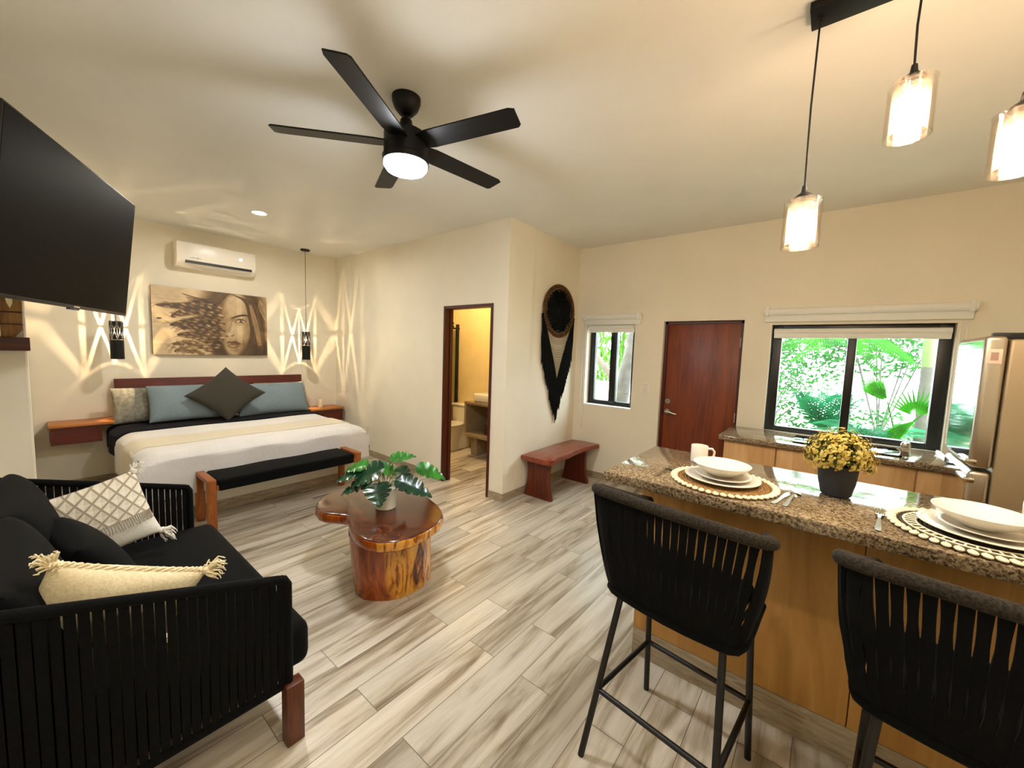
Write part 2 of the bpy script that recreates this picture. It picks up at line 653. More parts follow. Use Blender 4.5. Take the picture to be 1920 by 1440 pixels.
M['glass_amber'] = diffusing('smoky_glass', (.80, .72, .66, 1), (1, .86, .7, 1), .025)
M['glass_clear'] = glassy('clear_glass', (1, .97, .93, 1), .1)
M['shower_glass'] = glassy('shower_glass', (.72, .78, .7, 1), .08)
M['cord'] = plain('black_cord', '#0a0909', .6)
M['blind'] = plain('white_blind', '#e4e4dc', .6)
M['straw'] = weave_mat('straw', '#7d5a33', '#a17c4e', 90)
M['straw_dark'] = weave_mat('dark_straw', '#352d26', '#5c4f41', 90)
M['shell'] = plain('cowrie_shell', '#ead9b4', .3)
M['wax'] = plain('candle_wax', '#e8dcb8', .5)
M['hoop'] = weave_mat('hoop_wrap', '#3d2712', '#6b4a26', 60)
M['tan_net'] = plain('tan_thread', '#a39880', .9)
M['plant'] = leaf_mat('dark_leaf', '#0c2a1c', '#1c4a2c', .25, .08)
M['plant_l'] = leaf_mat('light_leaf', '#1f5a1c', '#3a8a2a', .3, .2)
M['stem'] = plain('stem', '#4f6a2a', .6)
M['flower'] = leaf_mat('dry_flower', '#b8983c', '#dcc878', .8, .2, 40)
M['sprig'] = leaf_mat('sprig_green', '#4a5420', '#76783a', .8, .1, 40)
M['palm'] = leaf_mat('palm_leaf', '#0c3a04', '#236508', .45, .45, 3)
M['palm_d'] = leaf_mat('fern_leaf', '#0b3a22', '#1a5a36', .45, .4, 3)
M['bush'] = leaf_mat('bush_leaf', '#124018', '#2a5a26', .6, .45, 3)
M['bamboo'] = leaf_mat('bamboo_green', '#315613', '#4d7327', .5, .3, 3)
M['trunk'] = plain('palm_trunk', '#2e2c24', .8, var=.3, bscale=40)
M['trunk_g'] = plain('palm_crownshaft', '#3a4a1c', .6, var=.12, bscale=30)
M['bark'] = plain('grey_bark', '#3a3734', .9, var=.4, bscale=60, bump=.6)
M['log'] = plain('weathered_log', '#3a3226', .9, var=.2, bscale=40)
M['garden'] = plain('garden_ground', '#a8a48e', .95, var=.2, bscale=20)
M['soil'] = plain('soil', '#2a2018', .95)
M['sticker'] = plain('sticker', '#ead2c0', .5)
M['sticker_ink'] = plain('sticker_ink', '#b09080', .6)
M['grey_tile'] = brick_mat('grey_tile', '#b9bab4', '#8d8d88', .3, .085)
M['deco_wood'] = wood('carved_wood', '#5a3a1a', '#86602e', '#a07a40', (12, 12, 2), .6)
M['red_door'] = wood('entrance_door_wood', '#5a2209', '#74310f', '#843d15', (10, 10, .7), .4)

# ------------------------------------------------------------------ setting
H, YB, YE, XB, XC, XM, XR, YL = 2.924, 3.09, 4.54, -6.12, -2.585, -2.61, 1.25, -.45


def struct(name, mb, mat, label, cat, **k):
    o = mb.build(name, mat, smooth=k.pop('smooth', False), **k)
    return tag(o, label, cat, kind='structure')


def wall_cells(mb, a0, a1, z0, z1, holes, put):
    """holes: (a0,a1,z0,z1); put(a0,a1,z0,z1) adds one block"""
    cuts = sorted({a0, a1, *[h[0] for h in holes], *[h[1] for h in holes]})
    for c0, c1 in zip(cuts, cuts[1:]):
        hs = sorted([h for h in holes if h[0] <= c0 and h[1] >= c1], key=lambda h: h[2])
        z = z0
        for h in hs:
            if h[2] > z:
                put(c0, c1, z, h[2])
            z = h[3]
        if z1 > z:
            put(c0, c1, z, z1)


struct('floor', MB().box(-6.4, 1.5, -.7, 4.74, -.12, 0), M['floor'], 'pale wood-look tile floor with grey brown grain', 'floor')
struct('ceiling', MB().box(-6.4, 1.5, -.7, 4.74, H, H + .15), M['ceil'], 'plain cream plaster ceiling', 'ceiling')
struct('wall_bed', MB().box(XB - .2, XB, -.7, 4.74, 0, H), M['wall'], 'cream plaster wall behind the bed', 'wall')
struct('wall_left', MB().box(XB, 1.5, YL - .2, YL, 0, H), M['wall'], 'cream plaster wall behind the sofa', 'wall')
struct('wall_right', MB().box(XR, XR + .2, YL, YE, 0, H), M['wall'], 'cream plaster wall beyond the fridge', 'wall')
struct('wall_pier', MB().box(XB, -4.3, YL, 0.0, 0, H, .012), M['wall'], 'white plaster pier with wooden shelf at far left', 'wall')
DW = (-1.495, -.705, 0, 1.985)
W1 = (-2.46, -1.83, .945, 1.99)
W2 = (-.47, .735, .905, 1.93)
mb = MB()
wall_cells(mb, XB, XR + .2, 0, H, [DW, W1, W2], lambda a, b, c, d: mb.box(a, b, YE, YE + .2, c, d))
struct('wall_entrance', mb, M['wall'], 'cream plaster wall with the red-brown door and both windows', 'wall')
BD = (-3.552, -2.78, 0, 2.088)
mb = MB()
wall_cells(mb, XB, XC, 0, H, [BD], lambda a, b, c, d: mb.box(a, b, YB, YB + .10, c, d))
mb.box(-2.80, XC, YB + .10, 3.50, 0, H)
mb.box(-2.80, XM, 3.50, YE, 0, H)
struct('wall_bathroom', mb, M['wall'], 'cream plaster wall with open bathroom doorway and square column end', 'wall')
# warm bathroom lining
mb = MB().box(XB, -2.80, YE - .01, YE, 0, H).box(XB, XB + .01, YB + .10, YE, 0, H).box(-2.81, -2.80, YB + .10, YE - .01, 0, H)
struct('wall_shower', mb, M['wall_bath'], 'warm yellow plaster wall inside the bathroom', 'wall')
# baseboards
bh, bt = .085, .012
mb = MB().box(XB, BD[0] - .005, YB - bt, YB, 0, bh).box(BD[1] + .005, XC, YB - bt, YB, 0, bh).box(XC, XC + bt, YB - bt, 3.50, 0, bh)
mb.box(XM, XM + bt, 3.50, YE, 0, bh)
struct('baseboard_bathroom', mb, M['tile_base'], 'grey brown tile baseboard along the bathroom wall and column', 'baseboard')
mb = MB().box(XM, DW[0], YE - bt, YE, 0, bh)
struct('baseboard_entrance', mb, M['tile_base'], 'grey brown tile baseboard under the small window', 'baseboard')
struct('baseboard_bed', MB().box(XB, XB + bt, 0, YB, 0, bh), M['tile_base'], 'grey brown tile baseboard behind the bed', 'baseboard')
struct('baseboard_left', MB().box(-4.3, XR, YL, YL + bt, 0, bh), M['tile_base'], 'grey brown tile baseboard behind the sofa', 'baseboard')
# bathroom door frame
x0, x1, zt = BD[0], BD[1], BD[3]
fr = MB().box(x0, x0 + .032, YB - .012, YB + .104, 0, zt, .004).box(x1 - .032, x1, YB - .012, YB + .104, 0, zt, .004).box(x0 + .032, x1 - .032, YB - .012, YB + .104, zt - .035, zt, .004)
fr.box(x0 + .032, x0 + .044, YB + .06, YB + .104, 0, zt - .035, .003)
struct('door_2', fr, M['dark_frame'], 'dark red-brown frame of the open bathroom doorway', 'door')

# entrance door
d = thing('door_1', 'red-brown flat wooden entrance door with nickel lever between the two windows', 'door', ((DW[0] + DW[1]) / 2, YE + .07, 0))
d['kind'] = 'structure'
MB().box(DW[0] + .03, DW[1] - .03, YE + .07, YE + .115, .006, DW[3] - .03, .003).build('leaf', M['red_door'], d)
f = MB().box(DW[0], DW[0] + .03, YE + .055, YE + .2, 0, DW[3]).box(DW[1] - .03, DW[1], YE + .055, YE + .2, 0, DW[3]).box(DW[0], DW[1], YE + .055, YE + .2, DW[3] - .03, DW[3])
f.build('frame', M['dark_frame'], d, smooth=False)
Rx = Matrix.Rotation(PI / 2, 4, 'X')
def disc_y(c, r, th, prof=None):
    return MB().lathe(prof or [(0, 0), (r, 0), (r, th * .6), (r * .85, th), (0, th)], seg=28, M=Matrix.Translation(Vector(c)) @ Rx)
disc_y((-1.418, YE + .07, 1.085), .036, .018).build('deadbolt', M['chrome'], d)
lv = disc_y((-1.418, YE + .07, .965), .036, .016)
lv.tube([(-1.418, YE + .055, .965), (-1.418, YE + .015, .965)], .012)
lv.tube([(-1.425, YE + .018, .967), (-1.38, YE + .014, .965), (-1.33, YE + .016, .952), (-1.305, YE + .02, .95)], [.013, .012, .011, .008])
lv.build('door_handle', M['chrome'], d)
for z in (1.76, .98, .22):
    MB().tube([(-.733, YE + .062, z - .05), (-.733, YE + .062, z + .05)], .008).build('hinge', M['chrome'], d)

# windows
def window(name, label, w, yf, bars, jl, jr, top, bot):
    x0, x1, z0, z1 = w
    t = thing(name, label, 'window', ((x0 + x1) / 2, yf, z0))
    t['kind'] = 'structure'
    f = MB().box(x0 + .005, x0 + jl, yf, yf + .07, z0, z1, .004).box(x1 - jr, x1 - .005, yf, yf + .07, z0, z1, .004)
    f.box(x0 + jl, x1 - jr, yf, yf + .07, z1 - top, z1, .004).box(x0 + jl, x1 - jr, yf, yf + .07, z0, z0 + bot, .004)
    f.build('window_frame', M['black_frame'], t)
    for bx, bw in bars:
        MB().box(bx - bw / 2, bx + bw / 2, yf - .015, yf + .06, z0 + bot * .6, z1 - top * .6, .004).build('mullion', M['black_frame'], t)
    xs = [x0 + jl] + [b[0] for b in bars] + [x1 - jr]
    for a, b in zip(xs, xs[1:]):
        MB().box(a, b, yf + .03, yf + .035, z0 + bot, z1 - top).build('pane', M['glass'], t, smooth=False)
    return t


window('window_1', 'small black framed sliding window left of the entrance door', W1, YE + .105, [(-2.125, .085)], .075, .06, .05, .055)
window('window_2', 'wide black framed sliding window above the kitchen counter', W2, YE + .05, [(.13, .062)], .085, .085, .05, .05)
struct('trim_1', MB().box(W1[0], W1[1], YE - .004, YE + .105, W1[2] - .012, W1[2] + .004), M['white'], 'white sill ledge of the small window', 'sill')

# grey tiled splashback between window and fridge
struct('wall_splashback', MB().box(.78, XR, YE - .012, YE, .91, 1.5), M['grey_tile'], 'light grey tiled splashback beside the fridge', 'tile')

# roller blinds
def blind(label, x0, x1, w):
    t = thing('roller_blind', label, 'blind', ((x0 + x1) / 2, YE - .04, 1.94))
    c = MB().tube([(x0, YE - .035, 2.05), (x1, YE - .035, 2.05)], .034, 18)
    c.build('roller', M['blind'], t)
    MB().box(x0 + .01, x1 - .01, YE - .03, YE - .004, 1.955, 2.03, .006).build('valance', M['blind'], t)
    r = MB().tube([(w[0] + .02, YE + .03, w[3] - .06), (w[1] - .02, YE + .03, w[3] - .06)], .026, 16)
    r.box(w[0] + .02, w[1] - .02, YE + .015, YE + .04, w[3] - .125, w[3] - .08, .006)
    r.build('rolled_shade', M['blind'], t)
    for s, xx in ((0, x0 + .03), (1, x1 - .03)):
        MB().box(xx - .012, xx + .012, YE - .075, YE, 2.01, 2.092, .004).build('bracket', M['blind'], t)
    return t


b1 = blind('white roller blind rolled up over the small window', -2.50, -1.745, W1)
b2 = blind('long white roller blind rolled up over the wide kitchen window', -.54, .82, W2)
def loop(x, y, z0, z1, dx=.018):
    return [(x - dx, y, z1), (x - dx, y, z0 + .03), (x, y, z0), (x + dx, y, z0 + .03), (x + dx, y, z1)]
MB().tube(loop(-2.475, YE - .03, .62, 1.99), .0035, 6).build('pull_cord', M['white'], b1)
MB().tube(loop(.765, YE - .03, .96, 1.95), .0035, 6).build('pull_cord', M['white'], b2)

# light switch by the door
t = thing('light_switch', 'white light switch plate between small window and door', 'switch', (-1.66, YE, 1.22))
MB().box(-1.70, -1.62, YE - .008, YE, 1.16, 1.28, .004).build('plate', M['white'], t)
for dz in (-.025, .025):
    MB().box(-1.685, -1.635, YE - .013, YE - .006, 1.22 + dz - .02, 1.22 + dz + .02, .003).build('rocker', M['ceramic'], t)

# ------------------------------------------------------------------ lamps
def lamp(name, kind, loc, parent, energy, color, **k):
    L = bpy.data.lights.new(name, kind)
    L.energy = energy
    L.color = color
    for a, v in k.items():
        setattr(L, a, v)
    o = bpy.data.objects.new(name, L)
    COL.objects.link(o)
    o.parent = parent
    o.location = Vector(loc) - (parent.location if parent else Vector((0, 0, 0)))
    return o


WARM, NEUT, COOL = (1, .80, .54), (1, .87, .68), (.92, .96, 1)
# ceiling fan
FX, FY = -1.87, 1.335
fan = thing('ceiling_fan', 'black five-blade ceiling fan with glowing white light disc', 'ceiling fan', (FX, FY, H))
MB().lathe([(0, 0), (.075, 0), (.074, -.025), (.06, -.06), (.035, -.088), (.02, -.095), (0, -.095)], (FX, FY, H), 32).build('canopy', M['fan'], fan)
MB().tube([(FX, FY, H - .09), (FX, FY, 2.74)], .013, 12).build('downrod', M['fan'], fan)
MB().lathe([(0, .09), (.03, .09), (.036, .06), (.05, .03), (.105, .02), (.115, .01), (.115, -.1), (.122, -.105), (.122, -.135), (.11, -.14), (0, -.14)], (FX, FY, 2.72), 40).build('motor_housing', M['fan'], fan)
for k in range(5):
    a = math.radians(13.5 + 72 * k)
    M4 = Matrix.Translation((FX, FY, 2.685)) @ Matrix.Rotation(a, 4, 'Z') @ Matrix.Rotation(math.radians(-11), 4, 'X')
    MB().prism([(.09, -.05), (.16, -.062), (.64, -.062), (.668, -.05), (.66, .045), (.645, .058), (.16, .06), (.09, .05)], -.004, .004, .0015, 1, M4).build('fan_blade', M['fan'], fan)
MB().lathe([(0, -.045), (.06, -.042), (.1, -.03), (.113, -.012), (.115, 0), (0, 0)], (FX, FY, 2.58), 40).build('light_disc', emis('fan_light', (.93, .96, 1, 1), 34), fan)

# recessed downlights
def downlight(x, y, label, s):
    t = thing('recessed_downlight', label, 'downlight', (x, y, H), 'recessed ceiling downlights')
    MB().lathe([(.052, 0), (.07, 0), (.072, -.004), (.066, -.009), (.052, -.006)], (x, y, H), 32).build('trim_ring', M['white'], t)
    MB().lathe([(0, -.003), (.052, -.003), (.052, -.001), (0, -.001)], (x, y, H), 28).build('lens', emis('downlight', (1, .95, .85, 1), s), t)
    return t


downlight(-4.67, 1.56, 'glowing recessed downlight in the ceiling over the foot of the bed', 170)
downlight(-.30, .42, 'added unseen ceiling downlight in front of the near sofa arm, brightening the room', 85)  # added fill lamp out of view, lifts floor and ceiling brightness
downlight(.85, 1.15, 'added unseen ceiling downlight behind the right bar stool, brightening the room', 50)  # second added lamp outside the frame, brightens the stool side

# pendants over the island
PXS = [(-.135, 2.045, .205), (.14, 2.38, .205), (.395, 2.20, .205)]
PYD = 1.95
bar = thing('pendant_canopy_bar', 'long black ceiling bar that carries the glass pendants', 'canopy', (.14, PYD, H), None)
MB().box(-.165, .44, PYD - .06, PYD + .06, H - .032, H, .004).build('rail', M['fan'], bar)
for x, _, _ in PXS:
    MB().tube([(x, PYD, H - .05), (x, PYD, H - .03)], .009, 10).build('cord_grip', M['cord'], bar)
plabels = ['lowest glass pendant lamp, hanging left of the other two over the island',
           'highest glass pendant lamp, in the middle over the island',
           'glass pendant lamp cut by the right edge, over the island']
bulb_m = emis('pendant_bulb', (1, .87, .68, 1), 62)
for (x, zb, hh), lb in zip(PXS, plabels):
    t = thing('glass_pendant', lb, 'pendant lamp', (x, PYD, H - .05), 'glass pendant lamps over the island')
    zt = zb + .185
    MB().tube([(x, PYD, H - .05), (x - .004, PYD, (H + zt) / 2), (x, PYD, zt + .03)], .0035, 6).build('cord', M['cord'], t)
    MB().lathe([(0, .045), (.008, .045), (.011, .02), (.03, .006), (.034, -.004), (0, -.004)], (x, PYD, zt + .006), 20).build('cap', M['cord'], t)
    MB().lathe([(.02, .178), (.064, .178), (.062, .17), (.063, 0), (.0605, 0), (.0595, .17), (.02, .172)], (x, PYD, zb), 36).build('outer_glass', M['glass_clear'], t)
    ig = MB().lathe([(.018, .165), (.045, .165), (.05, .155), (.05, .012), (.0485, .012), (.0485, .154), (.045, .162), (.018, .162)], (x, PYD, zb), 36).build('inner_glass', M['glass_amber'], t)
    MB().lathe([(0, .165), (.016, .165), (.016, .12), (0, .12)], (x, PYD, zb), 16).build('socket', M['ceramic'], t)
    MB().lathe([(0, 0), (.02, .005), (.032, .022), (.034, .042), (.026, .068), (.016, .09), (.014, .1), (0, .1)], (x, PYD, zb + .02), 24).build('bulb', bulb_m, t)

# bedside pendants with pierced shades
def bedside(y, label):
    x = -5.89
    t = thing('bedside_pendant', label, 'pendant lamp', (x, y, H), 'bedside pendant lamps')
    MB().lathe([(0, 0), (.06, 0), (.06, -.018), (.055, -.022), (0, -.022)], (x, y, H), 28).build('canopy', M['cord'], t)
    MB().tube([(x, y, H - .02), (x, y, 1.765)], .003, 6).build('cord', M['cord'], t)
    r, z0, z1, zm = .055, 1.37, 1.77, 1.565
    s = MB()
    seg = 40
    # solid lower half
    s.lathe([(r, z0), (r, zm), (r - .002, zm), (r - .002, z0)], (x, y, 0), seg)
    # rims
    for za in (zm, zm + .008 + (z1 - zm - .016) / 2 - .004, z1 - .008):
        s.lathe([(r, za), (r, za + .008), (r - .002, za + .008), (r - .002, za)], (x, y, 0), seg)
    s.lathe([(r, z1 - .001), (0, z1 - .001)], (x, y, 0), seg)
    # pierced upper half: triangles leaving slits
    n = 8
    hz = (z1 - .008 - (zm + .008)) / 2
    def P(a, z):
        return (x + r * math.cos(a), y + r * math.sin(a), z)
    for row in range(2):
        za = zm + .008 + row * hz
        for k in range(n):
            a0, a1 = 2 * PI * k / n, 2 * PI * (k + 1) / n
            am = (a0 + a1) / 2
            tris = [((a0, 0), (a1, 0), (am, 1)), ((a0, 0), (am, 1), (a0, 1)), ((a1, 0), (a1, 1), (am, 1))]
            for tr in tris:
                if row == 1:
                    tr = tuple((a, 1 - zz) for a, zz in tr)
                ca = sum(q[0] for q in tr) / 3
                cz = sum(q[1] for q in tr) / 3
                sh = .92
                pts = [(ca + (q[0] - ca) * sh, za + hz * (cz + (q[1] - cz) * sh)) for q in tr]
                # subdivide a little so the facets follow the tube
                def L(p, q, u):
                    return (p[0] + (q[0] - p[0]) * u, p[1] + (q[1] - p[1]) * u)
                m01, m12, m20 = L(pts[0], pts[1], .5), L(pts[1], pts[2], .5), L(pts[2], pts[0], .5)
                for tri in ((pts[0], m01, m20), (m01, pts[1], m12), (m20, m12, pts[2]), (m01, m12, m20)):
                    s.poly([P(*q) for q in tri])
    s.build('shade', M['fan'], t, smooth=False)
    bl = MB().sphere((x, y, 1.668), .02, 16).build('bulb', M['glass_clear'], t)
    MB().sphere((x, y, 1.655), .004, 10).build('filament', emis('bedside_filament', (1, .76, .48, 1), 12000), bl)
    return t


bedside(.60, 'pierced black pendant lamp hanging by the left nightstand under the television')
bedside(2.535, 'pierced black pendant lamp hanging on long cord right of the painting')

# bathroom lamp
t = thing('bathroom_ceiling_lamp', 'round warm ceiling lamp inside the bathroom', 'ceiling lamp', (-4.2, 3.85, H))
MB().lathe([(.12, 0), (.14, 0), (.14, -.03), (.12, -.035)], (-4.2, 3.85, H), 32).build('rim', M['white'], t)
MB().lathe([(0, -.03), (.12, -.03), (.12, -.01), (0, -.01)], (-4.2, 3.85, H), 32).build('diffuser', emis('bath_lamp', (1, .74, .38, 1), 34), t)

# ------------------------------------------------------------------ bed
bed = thing('bed', 'king bed with dark wooden headboard and white quilted coverlet', 'bed', (-5.2, 1.53, 0))
MB().box(-6.1, -6.04, .58, 2.53, .1, 1.145, .004).build('headboard', M['mahog_h'], bed)
MB().box(-6.04, -4.38, .58, 2.48, 0, .34, .01).build('base', M['wall'], bed)
MB().box(-6.04, -4.366, .568, 2.492, 0, .1, .002).build('base_trim', M['tile_base'], bed)
MB().box(-6.03, -4.27, .54, 2.52, .33, .60, .06, 4).build('mattress', M['white_cloth'], bed)


def draped(x0, x1, y0, y1, zt, zb, rad, drop_l, foot=True, n=90, m=110, sag=.004, amp=.004, seed=1):
    """cloth lying over a mattress: flat top, rounded edges, hanging sides"""
    rnd = random.Random(seed)
    ph = [rnd.random() * 6 for _ in range(6)]
    hang = zt - zb
    Lx = (x1 - x0) + hang
    Ly = (y1 - y0) + 2 * hang
    def prof(s, w, lo, hi):
        # arclength s from lo edge hanging to hi edge hanging -> (pos, dz)
        s -= hang
        if s < 0:
            return lo, s
        if s > w:
            return hi, -(s - w)
        return lo + s, 0.0
    mb = MB()
    def fn(u, v):
        sy = v * Ly
        y, dz1 = prof(sy, y1 - y0, y0, y1)
        sx = u * Lx
        if sx <= x1 - x0:
            x, dz2 = x0 + sx, 0
        else:
            x, dz2 = x1, -(sx - (x1 - x0))
        # soften corners
        d = 0
        ex = max(0, 1 - (x1 - x) / rad) if foot else 0
        ey = max(0, 1 - min(y - y0, y1 - y) / rad)
        d -= rad * .5 * (ex ** 2 + ey ** 2)
        dz = min(dz1, dz2) if (dz1 < 0 or dz2 < 0) else 0
        if dz < 0:
            d *= max(0, 1 + dz / .08)
            d += dz
            if dz1 < 0 and dz2 < 0:
                d = min(dz1, dz2)
        w = amp * (math.sin(9 * x + ph[0]) + math.sin(7 * y + ph[1]) + math.sin(5 * (x + y) + ph[2]))
        z = max(zb, zt + d) + w * .5
        if dz2 < 0:
            x += .012 * math.sin(11 * y + ph[3]) * min(1, -dz2 / .15) + .015 * min(1, -dz2 / .2)
        if dz1 < 0:
            y += (.010 * math.sin(12 * x + ph[4]) + .012) * min(1, -dz1 / .15) * (1 if y > (y0 + y1) / 2 else -1)
        return Vector((x, y, z))
    mb.grid(fn, n, m)
    return mb


def cloth(mb, name, mat, parent, th=.012):
    o = mb.build(name, mat, parent)
    md = o.modifiers.new('thickness', 'SOLIDIFY')
    md.thickness = th
    md.offset = -1
    return o


cv = tag(cloth(draped(-5.42, -4.22, .515, 2.515, .655, .27, .12, 1), 'coverlet', M['coverlet'], None), 'white quilted coverlet spread over the foot of the bed', 'bedspread')
rn = cloth(draped(-4.93, -4.55, .509, 2.521, .663, .30, .12, 1, foot=False, n=40, seed=1), 'runner', M['runner'], cv, .006)
rn['label'] = 'cream woven runner across the coverlet'
sh = tag(cloth(draped(-6.0, -5.38, .50, 2.53, .672, .42, .12, 1, foot=False, n=40, seed=4), 'sheet', M['dark_sheet'], None, .01), 'folded black sheet showing between pillows and white coverlet', 'sheet')


def pillow(name, label, cat, c, right, up, w, h, t, mat, group=None, **k):
    o = MB().pillow((0, 0, 0), right, up, w, h, t, **k).build(name, mat)
    o.location = c
    return tag(o, label, cat, group)


upb = Vector((-.42, 0, 1))
pillow('sleeping_pillow', 'grey patterned pillow at the left end of the bed, tucked behind the blue-grey one', 'pillow', (-5.86, .84, .87), (0, 1, 0), upb, .62, .40, .17, M['sham'], 'bed pillows', pinch=.05, wob=.006)
pillow('sleeping_pillow', 'grey patterned pillow at the right end of the bed, mostly behind the blue-grey one', 'pillow', (-5.86, 2.20, .87), (0, 1, 0), upb, .66, .40, .17, M['sham'], 'bed pillows', pinch=.05, wob=.006)
pillow('king_pillow', 'long blue-grey pillow left of the charcoal diamond cushion', 'pillow', (-5.70, 1.20, .885), (.02, 1, 0), upb, .82, .42, .2, M['blue_grey'], 'bed pillows', pinch=.04, wob=.005)
pillow('king_pillow', 'long blue-grey pillow right of the charcoal diamond cushion', 'pillow', (-5.70, 2.03, .865), (-.02, 1, 0), upb, .84, .42, .2, M['blue_grey'], 'bed pillows', pinch=.04, wob=.005)
pillow('throw_cushion', 'charcoal square cushion standing on its corner against the bed pillows', 'cushion', (-5.50, 1.46, .975), (0, 1, .98), Vector((-.45, -1, 1)), .46, .46, .17, M['char_cloth'], None, pinch=.09).data.transform(Matrix.Diagonal((1, 1.22, 1, 1)))

# floating nightstands
def nightstand(label, y0, y1, zt, lip):
    t = thing('floating_nightstand', label, 'nightstand', (-5.95, (y0 + y1) / 2, zt - .2), 'floating nightstands')
    MB().box(XB, -5.78, y0, y1, zt - .028, zt, .004).build('top', M['shelf_wood'], t)
    ya, yb = y0 + .01, y1 - lip
    b = MB().box(XB, -5.80, ya, ya + .02, zt - .18, zt - .03).box(XB, -5.80, yb - .02, yb, zt - .18, zt - .03).box(XB, -5.80, ya, yb, zt - .20, zt - .18)
    b.box(XB, XB + .01, ya, yb, zt - .18, zt - .03)
    b.build('open_box', M['mahog_h'], t)
    MB().box(-5.822, -5.806, ya + .02, yb - .02, zt - .18, zt - .03).build('drawer_front', M['mahog_h'], t)
    return t


nightstand('wall-hung wooden nightstand left of the bed, nothing on it', .09, .57, .725, .12)
nightstand('wall-hung wooden nightstand right of the bed, carrying a candle', 2.55, 3.05, .65, .02)
t = thing('pillar_candle', 'cream pillar candle on the right nightstand', 'candle', (-5.92, 2.745, .65))
MB().lathe([(0, 0), (.032, 0), (.034, .004), (.034, .125), (.03, .13), (0, .122)], (-5.92, 2.745, .65), 24).build('wax', M['wax'], t)
MB().tube([(-5.92, 2.745, .77), (-5.92, 2.745, .79)], .0015, 6).build('wick', M['dark'], t)

# bench at the foot of the bed
bb = thing('bed_bench', 'low black strapped bench with orange wooden ends at the foot of the bed', 'bench', (-4.06, 1.55, 0))
MB().box(-4.255, -3.865, .945, 2.155, .345, .448, .025, 3).build('seat', M['rope'], bb)
for y in (.905, 2.195):
    for x in (-4.235, -3.885):
        MB().box(x - .024, x + .024, y - .035, y + .035, 0, .45, .02, 3).build('leg', M['orange_wood'], bb)
    MB().box(-4.26, -3.86, y - .03, y + .03, .418, .455, .006).build('end_rail', M['orange_wood'], bb)
for x in (-4.235, -3.885):
    MB().box(x - .012, x + .012, .93, 2.17, .355, .40, .004).build('side_rail', M['orange_wood'], bb)

# ------------------------------------------------------------------ sofa
sofa = thing('sofa', 'black two-seat sofa with rope-strapped arms and red-brown wooden legs', 'sofa', (-2.32, .2, 0))


def strap(mb, pts, wdir, ndir, w, th):
    bm = mb.bm
    rows = []
    for i, p in enumerate(pts):
        wd = Vector(wdir[i] if isinstance(wdir, list) else wdir)
        nd = Vector(ndir[i] if isinstance(ndir, list) else ndir)
        ww = w[i] if isinstance(w, list) else w
        rows.append([bm.verts.new(Vector(p) + wd * (ww / 2 * a) + nd * (th / 2 * b)) for a, b in ((-1, -1), (1, -1), (1, 1), (-1, 1))])
    for A, B in zip(rows, rows[1:]):
        for k in range(4):
            bm.faces.new((A[k], A[(k + 1) % 4], B[(k + 1) % 4], B[k]))
    bm.faces.new(rows[0][::-1])
    bm.faces.new(rows[-1])


def arm(x, outer):
    yf, yb_, zf, zb_, zl = .60, -.19, .69, .915, .245
    fr = MB().tube([(x, yf, zl), (x, yf, zf - .03), (x, yf - .012, zf - .008), (x, yf - .035, zf), (x, yb_, zb_)], .017, 12)
    fr.tube([(x, yf, zl), (x, yb_, zl)], .015, 10)
    fr.tube([(x, yb_, zl - .02), (x, yb_, zb_)], .017, 10)
    fr.build('arm_frame', M['rope'], sofa)
    s = MB()
    n = 29
    for i in range(n):
        y = yf - .025 - (yf - yb_ - .04) * i / (n - 1)
        zt_ = zf + (zb_ - zf) * (yf - y) / (yf - yb_)
        w = .0235 if i % 3 else .0215
        strap(s, [(x, y, zt_ + .004), (x + outer * .004, y, (zt_ + zl) / 2), (x, y, zl - .012)], (0, 1, 0), (1, 0, 0), w, .007 if i % 2 else .012)
    s.build('arm_straps', M['rope'], sofa, smooth=False)


arm(-1.585, 1)
arm(-3.055, -1)
bk = MB().tube([(-1.585, -.19, .915), (-3.055, -.19, .915)], .017, 10)
bk.build('back_rail', M['rope'], sofa)
s = MB()
for i in range(56):
    x = -1.61 - (3.055 - 1.61 - .025) * i / 55
    strap(s, [(x, -.19, .925), (x, -.19, .235)], (1, 0, 0), (0, 1, 0), .0225, .008)
s.build('back_straps', M['rope'], sofa, smooth=False)
MB().box(-3.02, -1.63, -.16, .615, .232, .256, .006).build('seat_frame', M['sofa_wood'], sofa)
for x0, x1 in ((-1.60, -1.545), (-3.095, -3.04)):
    for y0, y1 in ((.578, .645), (-.2, -.14)):
        MB().box(x0, x1, y0, y1, 0, .252 if y0 > 0 else .24, .004).build('leg', M['sofa_wood'], sofa)
MB().box(-3.025, -1.615, -.1, .705, .255, .44, .045, 4).build('seat_cushion', M['black_cloth'], sofa)
for cx in (-2.68, -1.97):
    MB().pillow((cx, -.03, .67), (1, 0, 0), (0, -.22, 1), .72, .52, .22, pinch=.02, n=22, power=.3).build('back_cushion', M['black_cloth'], sofa)

# throw cushions on the sofa
pillow('throw_cushion', 'round-edged black cushion leaning on the sofa back before the lattice cushion', 'cushion', (-2.36, .15, .62), (1, .12, 0), Vector((0, -.5, 1)), .48, .42, .18, M['black_cloth'], None, pinch=.0, power=.35)


